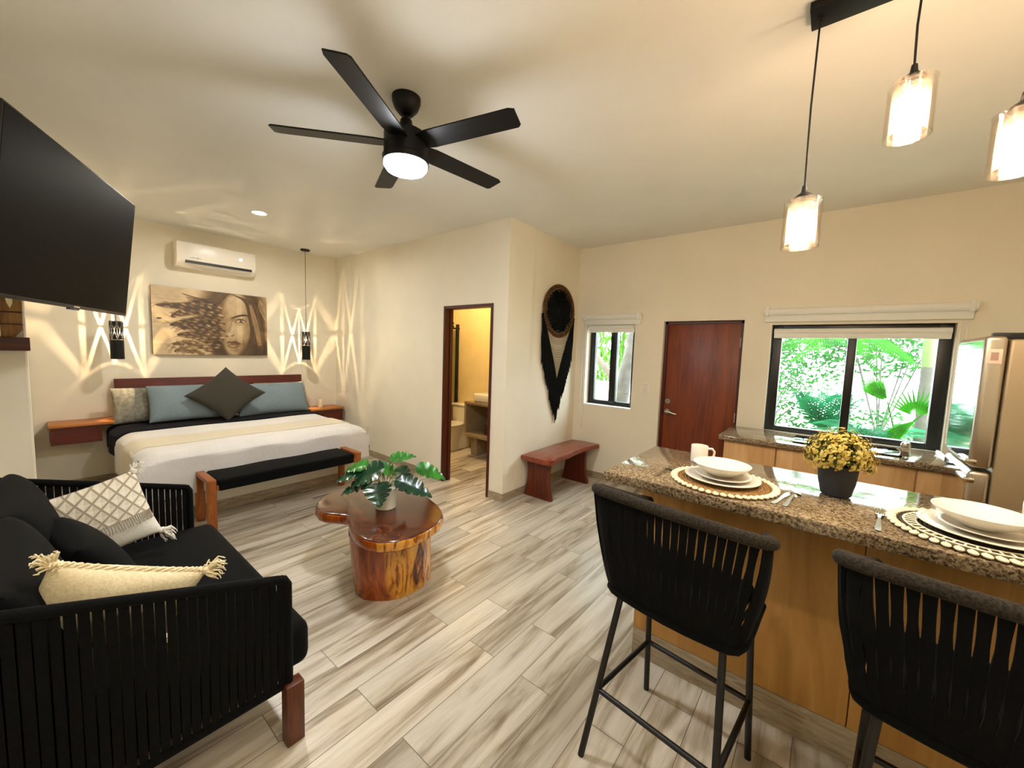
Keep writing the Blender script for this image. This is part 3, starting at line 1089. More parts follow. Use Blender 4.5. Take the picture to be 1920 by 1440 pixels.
def tassel(mb, c, d, n=16, l=.05, r=.0026, seed=0):
    rnd = random.Random(seed)
    c, d = Vector(c), Vector(d).normalized()
    for i in range(n):
        o = Vector((rnd.uniform(-1, 1), rnd.uniform(-1, 1), rnd.uniform(-1, 1))) * .02
        e = c + d * l * rnd.uniform(.55, 1.0) + o * 1.3 + Vector((0, 0, -.022))
        m = c + d * l * .45 + o * 1.2
        q = m.lerp(e, .6) + Vector((rnd.uniform(-1, 1), rnd.uniform(-1, 1), rnd.uniform(-1, 1))) * .006
        mb.tube([c + o * .3, m, q, e], [r * 1.2, r, r, r * .6], 5)
    mb.sphere(c, .017, 10)


def cushion_tasselled(label, c, right, up, w, h, t_, cmat, group, panel=None):
    t = thing('throw_cushion', label, 'cushion', c, group)
    c, R_, U_ = Vector(c), Vector(right).normalized(), Vector(up)
    U_ = (U_ - R_ * U_.dot(R_)).normalized()
    MB().pillow(c, R_, U_, w, h, t_, pinch=.06, n=24, wob=.004).build('cover', cmat, t)
    if panel:
        nn = R_.cross(U_)
        mb = MB()
        ph = 0
        for sgn in (1, -1):
            def fn(a, b, sgn=sgn):
                u, v = a * 2 - 1, b * 1.12 - .12
                u2, v2 = math.sin(u * PI / 2), math.sin(v * PI / 2)
                th = (max(0, 1 - u2 * u2) * max(0, 1 - v2 * v2)) ** .42
                x = u2 * w / 2 * (1 - .06 * (1 - v2 * v2)) * 1.012
                y = v2 * h / 2 * (1 - .06 * (1 - u2 * u2)) * 1.012
                return c + R_ * x + U_ * y + nn * (sgn * (t_ / 2 * th + .005))
            mb.grid(fn, 26, 18)
        mb.build('lattice_panel', panel, t)
        mb = MB()
        for i in range(46):
            u = -.92 + 1.84 * i / 45
            u2 = math.sin(u * PI / 2)
            v2 = math.sin(-.12 * PI / 2)
            th = (max(0, 1 - u2 * u2) * max(0, 1 - v2 * v2)) ** .42
            p = c + R_ * (u2 * w / 2 * .95) + U_ * (v2 * h / 2 * .95) + nn * (t_ / 2 * th + .008)
            mb.tube([p, p - U_ * .028 + nn * .003, p - U_ * .05 + R_ * random.uniform(-.006, .006)], .0016, 4)
        mb.build('fringe', M['tan_net'], t)
    for i, (a, b) in enumerate(((-1, 1), (1, 1), (-1, -1), (1, -1))):
        mb = MB()
        p = c + R_ * (w / 2 * a * .97) + U_ * (h / 2 * b * .97)
        tassel(mb, p, R_ * a + U_ * b, seed=i + 3, n=34)
        mb.build('tassel', M['white_cloth'] if panel else M['cream_cloth'], t)
    if not panel:
        mb = MB()
        for q in (0, 1, 2):
            pts = []
            for i in range(40):
                u = -1 + 2 * i / 39
                u2 = math.sin(u * PI / 2)
                pts.append(c + R_ * (u2 * w / 2 * .96) + U_ * (h / 2 * (1 - .06 * (1 - u2 * u2)) + .006 * math.sin(i * 1.3 + q * 2.1)) + R_.cross(U_) * (.007 * math.cos(i * 1.3 + q * 2.1)))
            mb.tube(pts, .0045, 6)
        mb.build('knotted_edge', cmat, t)
    return t


cushion_tasselled('white cushion with lattice-knotted upper half and corner tassels, at the far sofa arm',
                  (-2.74, .19, .70), (.10, .97, .28), (-.12, -.22, 1), .37, .36, .13, M['white_cloth'], 'tasselled cushions', M['white_lattice'])
cushion_tasselled('plain cream cushion with corner tassels lying against the near sofa arm',
                  (-1.72, .135, .745), (.0, .88, -.42), (.30, .25, 1), .40, .28, .14, M['cream_cloth'], 'tasselled cushions')

# ------------------------------------------------------------------ coffee table
ct = thing('coffee_table', 'live-edge wooden coffee table with kidney-shaped slab on a golden tree stump', 'table', (-2.3, 1.5, 0))
outline = [(-2.777, 1.255), (-2.846, 1.312), (-2.90, 1.40), (-2.93, 1.49), (-2.92, 1.58), (-2.86, 1.65), (-2.77, 1.70), (-2.68, 1.745), (-2.60, 1.80), (-2.52, 1.86), (-2.42, 1.888),
           (-2.32, 1.88), (-2.231, 1.856), (-2.14, 1.83), (-2.059, 1.794), (-1.966, 1.736), (-1.90, 1.642), (-1.865, 1.524), (-1.857, 1.395), (-1.883, 1.308),
           (-1.944, 1.231), (-2.038, 1.193), (-2.14, 1.192), (-2.259, 1.223), (-2.34, 1.258), (-2.39, 1.285), (-2.43, 1.283), (-2.493, 1.246), (-2.556, 1.205), (-2.62, 1.195), (-2.70, 1.21)]
slab = MB().prism(outline, .40, .47, .016, 3).build('slab', wood('slab_wood', '#2c0f05', '#431a0a', '#6e3513', (4, 4, 4), .2, .35, 2.0), ct)
STUMP = stump_mat()
slab.data.materials.append(STUMP)
for pg in slab.data.polygons:
    if abs(pg.normal.z) < .6:
        pg.material_index = 1
bot = [(-2.254, 1.263), (-2.169, 1.27), (-2.1, 1.316), (-2.047, 1.372), (-2.02, 1.427), (-2.006, 1.514), (-2.012, 1.6), (-2.055, 1.70), (-2.16, 1.77), (-2.30, 1.77), (-2.41, 1.70), (-2.45, 1.58), (-2.44, 1.45), (-2.38, 1.34), (-2.31, 1.29)]


def stump(u, v):
    k = u * len(bot)
    i = int(k) % len(bot)
    a, b = bot[i], bot[(i + 1) % len(bot)]
    f = k - int(k)
    x, y = a[0] + (b[0] - a[0]) * f, a[1] + (b[1] - a[1]) * f
    sc = 1 + .10 * v + .02 * math.sin(3 * v + 4 * u)
    return Vector((-2.23 + (x + 2.23) * sc - .015 * v, 1.52 + (y - 1.52) * sc - .01 * v, v * .402))


mb = MB().grid(stump, 60, 14, closed_u=True)
bmesh.ops.recalc_face_normals(mb.bm, faces=mb.bm.faces[:])
mb.build('stump', STUMP, ct, ang=60)

# potted plant on the coffee table
PP = Vector((-2.36, 1.545, .47))
pl = thing('potted_plant', 'glossy split-leaf plant in ribbed cream pot on the coffee table', 'plant', PP)
def ribbed(u, v):
    a = 2 * PI * u
    r = (.07 + .008 * v) * (1 + .012 * (math.cos(48 * a) if v > .2 else 0))
    return PP + Vector((r * math.cos(a), r * math.sin(a), .003 + .142 * v))
mb = MB().grid(ribbed, 192, 12, closed_u=True)
mb.lathe([(.0775, .145), (.072, .146), (.07, .12), (0, .12)], PP, 48)
mb.lathe([(0, .002), (.068, .002), (.07, .004)], PP, 48)
bmesh.ops.recalc_face_normals(mb.bm, faces=mb.bm.faces[:])
mb.build('pot', M['ceramic_pot'], pl)
mb = MB()
for i in range(60):
    a, r = random.random() * 6.28, .066 * math.sqrt(random.random())
    mb.sphere(PP + Vector((r * math.cos(a), r * math.sin(a), .124)), random.uniform(.005, .011), 6)
mb.build('pebbles', M['ceramic'], pl)
RGT, FWD = Vector((math.cos(YAW), math.sin(YAW), 0)), Vector((-math.sin(YAW), math.cos(YAW), 0))


def split_leaf(base, tip, up, w, droop=.02, lobes=5):
    base, tip = Vector(base), Vector(tip)
    ax = tip - base
    L = ax.length
    ax.normalize()
    side = ax.cross(Vector(up)).normalized()
    nn = side.cross(ax)
    mb = MB()
    nt = 44
    ns = 5
    def wid(t):
        e = w * (math.sin(PI * min(1, t ** .62)) ** .8) * (1 - .12 * t)
        s = abs(((t * lobes * 1.15) % 1) - .5) * 2
        cut = 1 - .5 * max(0, s - .62) / .38 * (1 if .18 < t < .93 else 0)
        return e * cut + .001
    def fn(u, v):
        t = u
        q = v * 2 - 1
        ww = wid(t)
        p = base + ax * (L * t - .10 * L * abs(q) * (1 - t) * (1 if t < .3 else .4)) + side * (q * ww)
        p += nn * (.18 * ww * abs(q) + .004 * math.sin(t * 24) * abs(q)) - Vector((0, 0, 1)) * (droop * t * t)
        return p
    mb.grid(fn, nt, 2 * ns + 1)
    return mb


leaves = [  # right offset, height above rim, depth offset ; tip direction ; width, light?
    ((-.14, .12, .04), (-.29, .10, .05), .050, 1, .03), ((.02, .17, .06), (.18, .185, .07), .045, 1, .0),
    ((.20, .115, .05), (.38, .055, .06), .055, 1, .02), ((-.02, .12, -.02), (-.20, .05, -.05), .080, 0, .05),
    ((-.16, .085, .02), (-.33, .05, .0), .055, 0, .04), ((-.02, .045, -.10), (.02, -.055, -.17), .075, 0, .02),
    ((.10, .055, -.05), (.32, -.005, -.08), .065, 0, .03), ((-.10, .03, .0), (-.28, -.03, -.03), .055, 0, .03),
    ((.10, .13, -.01), (.145, .0, -.03), .045, 0, .03), ((-.05, .11, .03), (.07, .06, .10), .06, 1, .01),
]
rim = PP + Vector((0, 0, .13))
for i, (b, tp, w, lt, dr) in enumerate(leaves):
    b, tp = [q * 1.08 for q in b], [q * 1.08 for q in tp]
    B = rim + RGT * b[0] + FWD * b[2] + Vector((0, 0, b[1] + .02))
    T = rim + RGT * tp[0] + FWD * tp[2] + Vector((0, 0, tp[1] + .02))
    lf = split_leaf(B, T, Vector((0, 0, 1)) - FWD * .55, w * 1.25, dr).build('leaf', M['plant_l' if lt else 'plant'], pl)
    mid = (rim + B) / 2 + Vector((0, 0, .03))
    MB().tube([rim + Vector((random.uniform(-.02, .02), random.uniform(-.02, .02), -.01)), mid, B], .0028, 6).build('stem', M['stem'], lf)

# ------------------------------------------------------------------ television
ta, tt = math.radians(23.36), math.radians(5.76)
th_ = Vector((-math.cos(ta), math.sin(ta), 0))
tn0 = Vector((math.sin(ta), math.cos(ta), 0))
tup = (math.cos(tt) * Vector((0, 0, 1)) + math.sin(tt) * tn0)
tn = tup.cross(th_) if tup.cross(th_).dot(tn0) > 0 else -tup.cross(th_)
TR = Vector((-3.551, .479, 2.45))
TW, TH = 1.25, .715
TCn = TR - th_ * TW / 2 - tup * TH / 2
TM = Matrix(((th_.x, tup.x, tn.x, TCn.x), (th_.y, tup.y, tn.y, TCn.y), (th_.z, tup.z, tn.z, TCn.z), (0, 0, 0, 1)))
tv = thing('television', 'large black flat television tilted down on a wall arm above the sofa', 'television', TCn)
MB().box(-TW / 2, TW / 2, -TH / 2, TH / 2, -.03, 0, .004, M=TM).build('bezel', M['bezel'], tv)
MB().box(-TW / 2 + .008, TW / 2 - .008, -TH / 2 + .016, TH / 2 - .008, -.002, .0012, M=TM).build('screen', M['screen'], tv)
MB().box(-.03, .03, -TH / 2 + .004, -TH / 2 + .011, 0, .002, M=TM).build('badge', M['chrome'], tv)
MB().box(-.045, .045, -TH / 2 - .009, -TH / 2, -.02, -.004, .002, M=TM).build('sensor', plain('sensor_plastic', '#3a3a55', .2), tv)
MB().box(-.3, .3, -.25, .2, -.055, -.03, .006, M=TM).build('back_case', M['dark'], tv)
back = TCn - tn * .055
ar = MB().tube([back, back - tn * .04, Vector((back.x + .12, -.22, back.z)), Vector((back.x - .02, YL + .022, back.z))], .02, 10)
ar.box(back.x - .12, back.x + .08, YL + .002, YL + .022, back.z - .15, back.z + .15)
ar.build('wall_arm', M['dark'], tv)

# shelf and ornaments on the pier
t = thing('wall_shelf', 'thick dark wooden shelf on the white pier at the left edge', 'shelf', (-4.2, -.2, 1.5))
MB().box(-4.3, -4.15, -.42, .012, 1.49, 1.578, .004).build('board', M['shelf_dark'], t)
t = thing('carved_ornament', 'carved brown wooden ornament with chamfered foot on the wall shelf', 'ornament', (-4.22, -.1, 1.578))
MB().prism([(-.075, 1.579), (-.049, 1.579), (-.014, 1.63), (-.006, 1.96), (-.30, 1.96), (-.30, 1.579)], 0, .05, .004, 1,
           Matrix(((0, 0, 1, -4.25), (1, 0, 0, 0), (0, 1, 0, 0), (0, 0, 0, 1)))).build('plaque', M['deco_wood'], t)
mb = MB()
for z in (1.66, 1.74, 1.83):
    mb.box(-4.202, -4.194, -.30, -.012, z, z + .008, .002)
mb.build('carved_band', M['shelf_dark'], t)
MB().prism([(-.10, 1.96), (-.045, 1.96), (-.05, 1.80), (-.062, 1.765), (-.075, 1.80)], 0, .012, .003, 1,
           Matrix(((0, 0, 1, -4.2), (1, 0, 0, 0), (0, 1, 0, 0), (0, 0, 0, 1)))).build('pale_inlay', M['wax'], t)
o = MB().lathe([(0, 0), (.065, 0), (.07, .004), (.07, .14), (.066, .145), (.062, .14), (.062, .01), (0, .01)], (-4.18, -.175, 1.578), 32).build('white_vase', M['ceramic'])
tag(o, 'plain white cylinder pot in front of the carved ornament on the shelf', 'pot')

# ------------------------------------------------------------------ air conditioner
ac = thing('air_conditioner', 'white split air conditioner on the wall above the painting', 'air conditioner', (XB, 1.52, 2.45))
y0, y1 = 1.125, 1.92
prof = [(XB, 2.74), (XB + .19, 2.74), (XB + .212, 2.725), (XB + .218, 2.69), (XB + .216, 2.535), (XB + .205, 2.505), (XB + .15, 2.462), (XB + .09, 2.45), (XB, 2.45)]
Mx = Matrix(((1, 0, 0, 0), (0, 0, 1, 0), (0, 1, 0, 0), (0, 0, 0, 1)))
MB().prism(prof, y0, y1, .008, 2, Mx).build('body', M['ac'], ac)
MB().box(XB + .1, XB + .213, y0 + .075, y1 - .045, 2.497, 2.526).build('air_slot', M['dark'], ac)
MB().tube([(XB + .205, y0 + .08, 2.506), (XB + .205, y1 - .05, 2.506)], .004, 6).build('louver', M['dark'], ac)
MB().box(XB + .05, XB + .14, y0 + .1, y0 + .2, 2.739, 2.744).build('grille', M['dark'], ac)
mb = MB()
for i, (dy, w) in enumerate(((0, .012), (.018, .02), (.044, .012), (.06, .024), (.09, .01))):
    mb.box(XB + .2165, XB + .219, y0 + .12 + dy, y0 + .12 + dy + w, 2.553, 2.563 + (.004 if i % 2 else 0))
mb.build('logo', plain('logo_grey', '#9a968e', .3), ac, smooth=False)
cu = bpy.data.curves.new('display', 'FONT')
cu.body = '23'
cu.size = .034
cu.extrude = .0006
cu.align_x = 'CENTER'
cu.materials.append(emis('display_digits', (.5, .65, 1, 1), 3))
dt = bpy.data.objects.new('tmp_text', cu)
COL.objects.link(dt)
dme = bpy.data.meshes.new_from_object(dt.evaluated_get(bpy.context.evaluated_depsgraph_get()))
bpy.data.objects.remove(dt)
do = bpy.data.objects.new('display', dme)
COL.objects.link(do)
do.parent = ac
do.matrix_local = Matrix.Translation(Vector((XB + .2185, 1.755, 2.617)) - ac.location) @ Matrix(((0, 0, 1, 0), (1, 0, 0, 0), (0, 1, 0, 0), (0, 0, 0, 1)))

# ------------------------------------------------------------------ painting: woman's face with feathers on pale boards
def paint(nu, nv):
    U, V = np.meshgrid(np.linspace(0, 1.49, nu), np.linspace(0, 1, nv))     # U right, V up (aspect 1.49)
    rng = np.random.RandomState(3)
    def noise(fx, fy, k=14):
        o = np.zeros_like(U)
        for _ in range(k):
            a, b, p, q = rng.uniform(-1, 1) * fx, rng.uniform(-1, 1) * fy, rng.uniform(0, 6.3), rng.uniform(0, 6.3)
            o += np.sin(a * U + p) * np.sin(b * V + q)
        return o / math.sqrt(k)
    def ss(a, b, x):
        t = np.clip((x - a) / (b - a), 0, 1)
        return t * t * (3 - 2 * t)
    D = np.full_like(U, .80)                      # lightness
    D += .035 * noise(25, 6) + .03 * np.sin(V * 75 + noise(5, 3)) * ss(.1, -.6, np.sin(V * 21 + 1))
    D -= .05 * (np.abs(((V * 7.5) % 1) - .5) < .025)
    def blend(mask, val):
        nonlocal D
        D = D * (1 - mask) + val * mask
    def blob(cx, cy, rx, ry, rot=0, soft=.3):
        c, s = math.cos(rot), math.sin(rot)
        x, y = (U - cx) * c + (V - cy) * s, -(U - cx) * s + (V - cy) * c
        return 1 - ss(1 - soft, 1 + soft, np.sqrt((x / rx) ** 2 + (y / ry) ** 2))
    def stroke(pts, w, soft=.5, taper=True):
        m = np.zeros_like(U)
        P = np.array(pts, float)
        n = len(P)
        # catmull sampling
        out = []
        for i in range(n - 1):
            p0, p1, p2, p3 = P[max(i - 1, 0)], P[i], P[i + 1], P[min(i + 2, n - 1)]
            for t in np.linspace(0, 1, 48, endpoint=False):
                out.append(.5 * (2 * p1 + (p2 - p0) * t + (2 * p0 - 5 * p1 + 4 * p2 - p3) * t * t + (3 * p1 - p0 - 3 * p2 + p3) * t ** 3))
        out.append(P[-1])
        k = len(out)
        k = len(out)
        du, dv = 1.49 / (nu - 1), 1 / (nv - 1)
        for i, q in enumerate(out):
            ww = max(w * (math.sin(PI * (i + .6) / (k + .2)) ** .6 if taper else 1), 1e-4)
            e = ww * 2.2
            i0, i1 = max(0, int((q[0] - e) / du)), min(nu, int((q[0] + e) / du) + 2)
            j0, j1 = max(0, int((q[1] - e) / dv)), min(nv, int((q[1] + e) / dv) + 2)
            if i1 <= i0 or j1 <= j0:
                continue
            d = np.sqrt((U[j0:j1, i0:i1] - q[0]) ** 2 + (V[j0:j1, i0:i1] - q[1]) ** 2) / ww
            m[j0:j1, i0:i1] = np.maximum(m[j0:j1, i0:i1], 1 - ss(1 - soft, 1 + soft, d))
        return m
    # hair mass
    blend(blob(1.02, .62, .46, .62, -.1, .25) * .9, .2)
    blend(blob(1.31, .35, .15, .55, .05, .35) * .95, .12)
    blend(blob(1.24, .08, .26, .26, 0, .4) * .95, .1)
    blend(blob(.84, .1, .17, .16, 0, .5) * .8, .13)
    # face
    blend(blob(1.03, .50, .212, .52, -.06, .12), .72)
    blend(blob(1.02, .82, .19, .16, 0, .6) * .55, .82)
    blend(blob(1.12, .40, .09, .13, 0, .8) * .5, .84)
    blend(blob(1.21, .50, .06, .36, -.04, .9) * .5, .38)
    blend(blob(1.14, .10, .10, .16, .5, .8) * .7, .30)
    blend(blob(.845, .48, .06, .36, 0, .9) * .6, .34)
    blend((ss(1.045, 1.05, U) * (1 - ss(1.115, 1.12, U))) * blob(1.05, .55, .2, .46, -.06, .2) * .4, .92)
    # brow, eye
    blend(blob(1.00, .585, .07, .035, .2, .9) * .5, .35)
    blend(stroke([(.965, .592), (1.02, .625), (1.10, .655), (1.18, .665), (1.215, .645)], .014) * .9, .1)
    blend(stroke([(1.02, .54), (1.06, .583), (1.11, .592), (1.155, .578), (1.185, .553)], .0095) * .95, .07)
    blend(blob(1.10, .561, .062, .022, .03, .3) * .9, .80)
    blend(blob(1.105, .564, .024, .026, 0, .25), .42)
    blend(blob(1.105, .564, .010, .012, 0, .3), .05)
    blend(blob(1.112, .572, .005, .005, 0, .3), .95)
    blend(stroke([(1.025, .54), (1.07, .535), (1.12, .538), (1.175, .552)], .005) * .8, .2)
    blend(stroke([(1.03, .515), (1.09, .505), (1.16, .525)], .012, .9) * .35, .4)
    # nose
    blend(stroke([(.985, .57), (.965, .48), (.935, .40), (.905, .345)], .022, .95) * .35, .42)
    blend(stroke([(.995, .56), (.985, .46), (.965, .39)], .018, .95) * .4, .88)
    blend(stroke([(.885, .318), (.905, .305), (.93, .312)], .010, .7) * .85, .14)
    blend(stroke([(.955, .312), (.985, .318), (1.005, .34)], .009, .7) * .7, .2)
    blend(blob(.93, .345, .03, .028, 0, .9) * .5, .86)
    blend(stroke([(.93, .285), (.95, .255), (.955, .23)], .014, .9) * .35, .45)
    # lips
    blend(stroke([(.90, .19), (.935, .215), (.965, .205), (1.0, .215), (1.06, .2), (1.10, .185)], .019, .5) * .85, .26)
    blend(stroke([(.905, .155), (.96, .135), (1.02, .14), (1.075, .165)], .024, .6) * .75, .36)
    blend(stroke([(.94, .147), (.98, .142), (1.02, .15)], .010, .9) * .65, .82)
    blend(stroke([(.895, .18), (.95, .176), (1.0, .182), (1.06, .18), (1.105, .186)], .0055) * .95, .05)
    blend(stroke([(.93, .09), (.99, .075), (1.06, .09)], .018, .9) * .4, .4)
    # hair strands
    for i in range(70):
        a = rng.uniform(-.05, .3)
        sh = rng.uniform(.06, .42)
        blend(stroke([(.98 + a * .4, .99 - a * .1), (1.18 + a * .5, .88 - a * .1), (1.245 + a * .5, .6), (1.27 + a * .55, .3), (1.18 + a * .9, -.02)], rng.uniform(.003, .010)) * .75, sh)
    for i in range(45):
        a = rng.uniform(0, .3)
        blend(stroke([(.95 - a * .1, 1.0), (.86 - a * .35, .88), (.78 - a * .8, .80 + a * .25), (.52 - a * .6, .72 + a * .7)], rng.uniform(.002, .009)) * .7, rng.uniform(.12, .5))
    for i in range(20):
        a = rng.uniform(-.06, .06)
        blend(stroke([(1.24 + a * .3, .86), (1.30 + a * .7, .6), (1.34 + a * .6, .4), (1.37 + a * .5, .16)], rng.uniform(.004, .009)) * .7, rng.uniform(.45, .68))
    for i in range(16):
        blend(stroke([(1.38, .95), (1.42 + rng.uniform(-.05, .05), .8), (1.47, .62 + rng.uniform(-.1, .1))], .006) * .6, rng.uniform(.3, .9))
    # feathers sweeping from the face to the left
    fe = [((.84, .72), (.62, .80), (.38, .74), (.05, .62 + .1)), ((.86, .60), (.62, .68), (.36, .64), (.22, .56)), ((.88, .50), (.66, .56), (.42, .50), (.20, .44)),
          ((.88, .38), (.68, .44), (.46, .44), (.30, .42)), ((.86, .24), (.70, .34), (.50, .40), (.33, .40)), ((.80, .12), (.62, .24), (.46, .30), (.28, .30)),
          ((.70, .04), (.54, .14), (.40, .18), (.22, .16)), ((.60, .0), (.46, .06), (.36, .08), (.24, .05))]
    for j, f in enumerate(fe):
        m = stroke(f, .055 if j < 6 else .045, .35)
        blend(m * .92, .17)
        P = np.array(f, float)
        for t in np.linspace(.06, .85, 6):
            i = min(int(t * 3), 2)
            q = P[i] + (P[i + 1] - P[i]) * (t * 3 - i)
            for dy in (-.022, .022):
                blend(blob(q[0] + dy * .5 + rng.uniform(-.01, .01), q[1] + dy, .034, .015, -.25 + rng.uniform(-.3, .3), .6) * .8, rng.uniform(.45, .85))
        blend(stroke([f[0], f[1], f[2]], .005) * .7, .62)
        for i in range(14):
            t = rng.uniform(.2, 1)
            k = min(int(t * 3), 2)
            q = P[k] + (P[k + 1] - P[k]) * (t * 3 - k)
            blend(stroke([q, q + (-.05, rng.uniform(-.06, .06)), q + (-.11, rng.uniform(-.09, .07))], .004) * .7, rng.uniform(.1, .45))
    for i in range(60):
        x, y = rng.uniform(.05, .75), rng.uniform(.02, .72)
        blend(blob(x, y, rng.uniform(.004, .016), rng.uniform(.003, .008), 0, .6) * .6 * (x > .2) , rng.uniform(.1, .5))
    blend(blob(.08, .53, .03, .012, 0, .4) * .9, .08)
    D += .03 * noise(60, 60, 10)
    D = np.clip(D, .02, .97)
    dark, mid, lite = np.array([26, 20, 14]), np.array([126, 98, 66]), np.array([240, 220, 180])
    t = D[..., None]
    c = np.where(t < .45, dark + (mid - dark) * (t / .45), mid + (lite - mid) * ((t - .45) / .55)) / 255
    return np.where(c < .04045, c / 12.92, ((c + .055) / 1.055) ** 2.4)


pt = thing('painting', 'brown-toned canvas of a woman\'s face behind striped feathers, above the bed', 'painting', (XB, 1.505, 1.417))
py0, py1, pz0, pz1 = .913, 2.098, 1.417, 2.212
MB().box(XB + .002, XB + .038, py0, py1, pz0, pz1, .003).build('canvas', plain('canvas_edge', '#5a4630', .8), pt)
NU, NV = 320, 214
pc = paint(NU, NV)
mb = MB().grid(lambda u, v: Vector((XB + .0395, py0 + u * (py1 - py0), pz0 + v * (pz1 - pz0))), NU, NV)
po = mb.build('painted_face', None, pt, smooth=False)
at_ = po.data.color_attributes.new('paint', 'FLOAT_COLOR', 'POINT')
arr = np.ones((NU, NV, 4), np.float32)
arr[..., :3] = pc.transpose(1, 0, 2)
at_.data.foreach_set('color', arr.reshape(-1))
pm, pnt, pp = newmat('painted_canvas')
an = N(pnt, 'ShaderNodeAttribute', attribute_name='paint')
pnt.links.new(an.outputs['Color'], pp.inputs['Base Color'])
pp.inputs['Roughness'].default_value = .45
po.data.materials.append(pm)

# ------------------------------------------------------------------ dream catcher
dc = thing('dreamcatcher', 'black and tan woven dreamcatcher with long black fringe above the wooden bench', 'dreamcatcher', (XM, 4.065, 1.4))
CY, CZ, RR = 4.065, 2.09, .315
RY = .345
def ringp(a, r, x):
    return (XM + x, CY + RY / RR * r * math.cos(a), CZ + r * math.sin(a))
hp = MB()
for q in range(2):
    hp.tube([ringp(2 * PI * k / 64, RR - .012 - q * .02, .02) for k in range(64)], .012, 8, closed=True)
for k in range(72):
    a = 2 * PI * k / 72
    hp.tube([ringp(a, RR + .004, .028), ringp(a, RR - .06, .034)], .0045, 5)
hp.build('hoop', M['hoop'], dc)
wb = MB()
for k in range(44):
    a = 2 * PI * k / 44
    rr = .225 + .02 * math.cos(k * 11)
    for q in (1, -1):
        wb.tube([ringp(a, .262, .022), ringp(a + q * .22, rr * .8, .026), ringp(a + q * .5, .05, .028)], .0055, 5)
wb.build('web', M['rope'], dc)
wb = MB().grid(lambda u, v: Vector(ringp(2 * PI * u, .01 + (.205 + .03 * abs(math.sin(8 * PI * u))) * v, .018 + .006 * (1 - v))), 96, 6, closed_u=True)
wb.build('woven_centre', M['rope'], dc)
# net under the hoop
nb = MB()
def vedge(y):          # height of the V where black fringe begins
    t = abs(y - CY) / RY
    return 1.24 + (2.02 - 1.24) * min(1, t) ** .9
for k in range(26):
    y = CY - RY + 2 * RY * k / 25
    zb_ = CZ - RR * math.sqrt(max(0, 1 - ((y - CY) / RY) ** 2))
    for q in (1, -1):
        ye = CY + (y - CY) * .2 + q * .02
        pts = []
        for i in range(9):
            t = i / 8
            yy = y + (ye - y) * t + q * .012 * math.sin(t * 22)
            zz = zb_ + (1.26 - zb_) * t
            pts.append((XM + .02, yy, zz))
        pts = [p for p in pts if p[2] > vedge(p[1]) - .01]
        if len(pts) > 1:
            nb.tube(pts, .0028, 4)
nb.build('knotted_net', M['tan_net'], dc)
for side in (-1, 1):
    fb = MB()
    rn2 = random.Random(5 + side)
    for k in range(40):
        t = (k + .5) / 40
        y = CY + side * RY * 1.03 * t
        z0 = vedge(y) + .015
        z1 = .74 + (1.50 - .74) * t ** .95 + rn2.uniform(-.05, .05)
        n = 6
        pts = [(XM + .016 + .006 * rn2.random(), y + side * .004 * math.sin(i * 2 + k) - side * .02 * (i / n) * t, z0 + (z1 - z0) * i / n) for i in range(n + 1)]
        fb.tube(pts, [.0085] * n + [.004], 6)
    fb.tube([(XM + .02, CY + side * RY * u, vedge(CY + side * RY * u) + .015) for u in (0, .2, .4, .6, .8, 1)], .009, 6)
    fb.build('fringe', M['rope'], dc)

# ------------------------------------------------------------------ live-edge bench by the entrance
wbn = thing('wooden_bench', 'live-edge red-brown wooden bench under the dreamcatcher', 'bench', (-2.38, 3.95, 0))
ol = [(-2.565, 3.37), (-2.575, 3.7), (-2.585, 4.1), (-2.57, 4.47), (-2.40, 4.50), (-2.19, 4.50), (-2.205, 4.35), (-2.235, 4.15), (-2.225, 3.95), (-2.20, 3.8), (-2.215, 3.6), (-2.18, 3.45), (-2.19, 3.37)]
MB().prism(ol, .405, .465, .014, 2).build('seat', M['bench_wood'], wbn)
for y in (3.47, 4.27):
    def leg(u, v, y=y):
        pass
    b = bmesh.new()
    mb = MB()
    hw = lambda z: .135 + .045 * abs(1 - z / .26) ** 2
    pol = [(-2.385 - hw(z), z) for z in (0, .1, .2, .3, .405)] + [(-2.385 + hw(z), z) for z in (.405, .3, .2, .1, 0)]
    mb.prism(pol, -.028, .028, .004, 1, Matrix(((1, 0, 0, 0), (0, 0, 1, y), (0, 1, 0, 0), (0, 0, 0, 1))))
    mb.build('leg', M['mahog'], wbn)

# ------------------------------------------------------------------ bathroom
to = thing('toilet', 'white one-piece toilet inside the bathroom doorway', 'toilet', (-4.62, 4.2, 0))
tx = -4.585
mb = MB()
def bowl(u, v):
    a = 2 * PI * u
    z = v * .40
    w = (.105 + .075 * v ** 2) * (1 - .0 * v)
    l = .17 + .1 * v ** 1.5
    return Vector((tx + w * math.cos(a), 4.17 - .03 * v + l * math.sin(a), z))
mb.grid(bowl, 36, 12, closed_u=True)
bmesh.ops.recalc_face_normals(mb.bm, faces=mb.bm.faces[:])
mb.box(tx - .1, tx + .1, 4.25, 4.5, 0, .38, .02)
mb.build('bowl', M['ceramic'], to)
MB().lathe([(0, .40), (.15, .40), (.185, .405), (.19, .42), (.18, .432), (0, .436)], (tx, 4.135, 0), 36, sx=1, sy=1.38).build('seat_lid', M['ceramic'], to)
tk = MB().box(tx - .19, tx + .19, 4.36, 4.525, .38, .68, .03, 3)
tk.box(tx - .2, tx + .2, 4.35, 4.528, .68, .715, .012)
tk.build('tank', M['ceramic'], to)

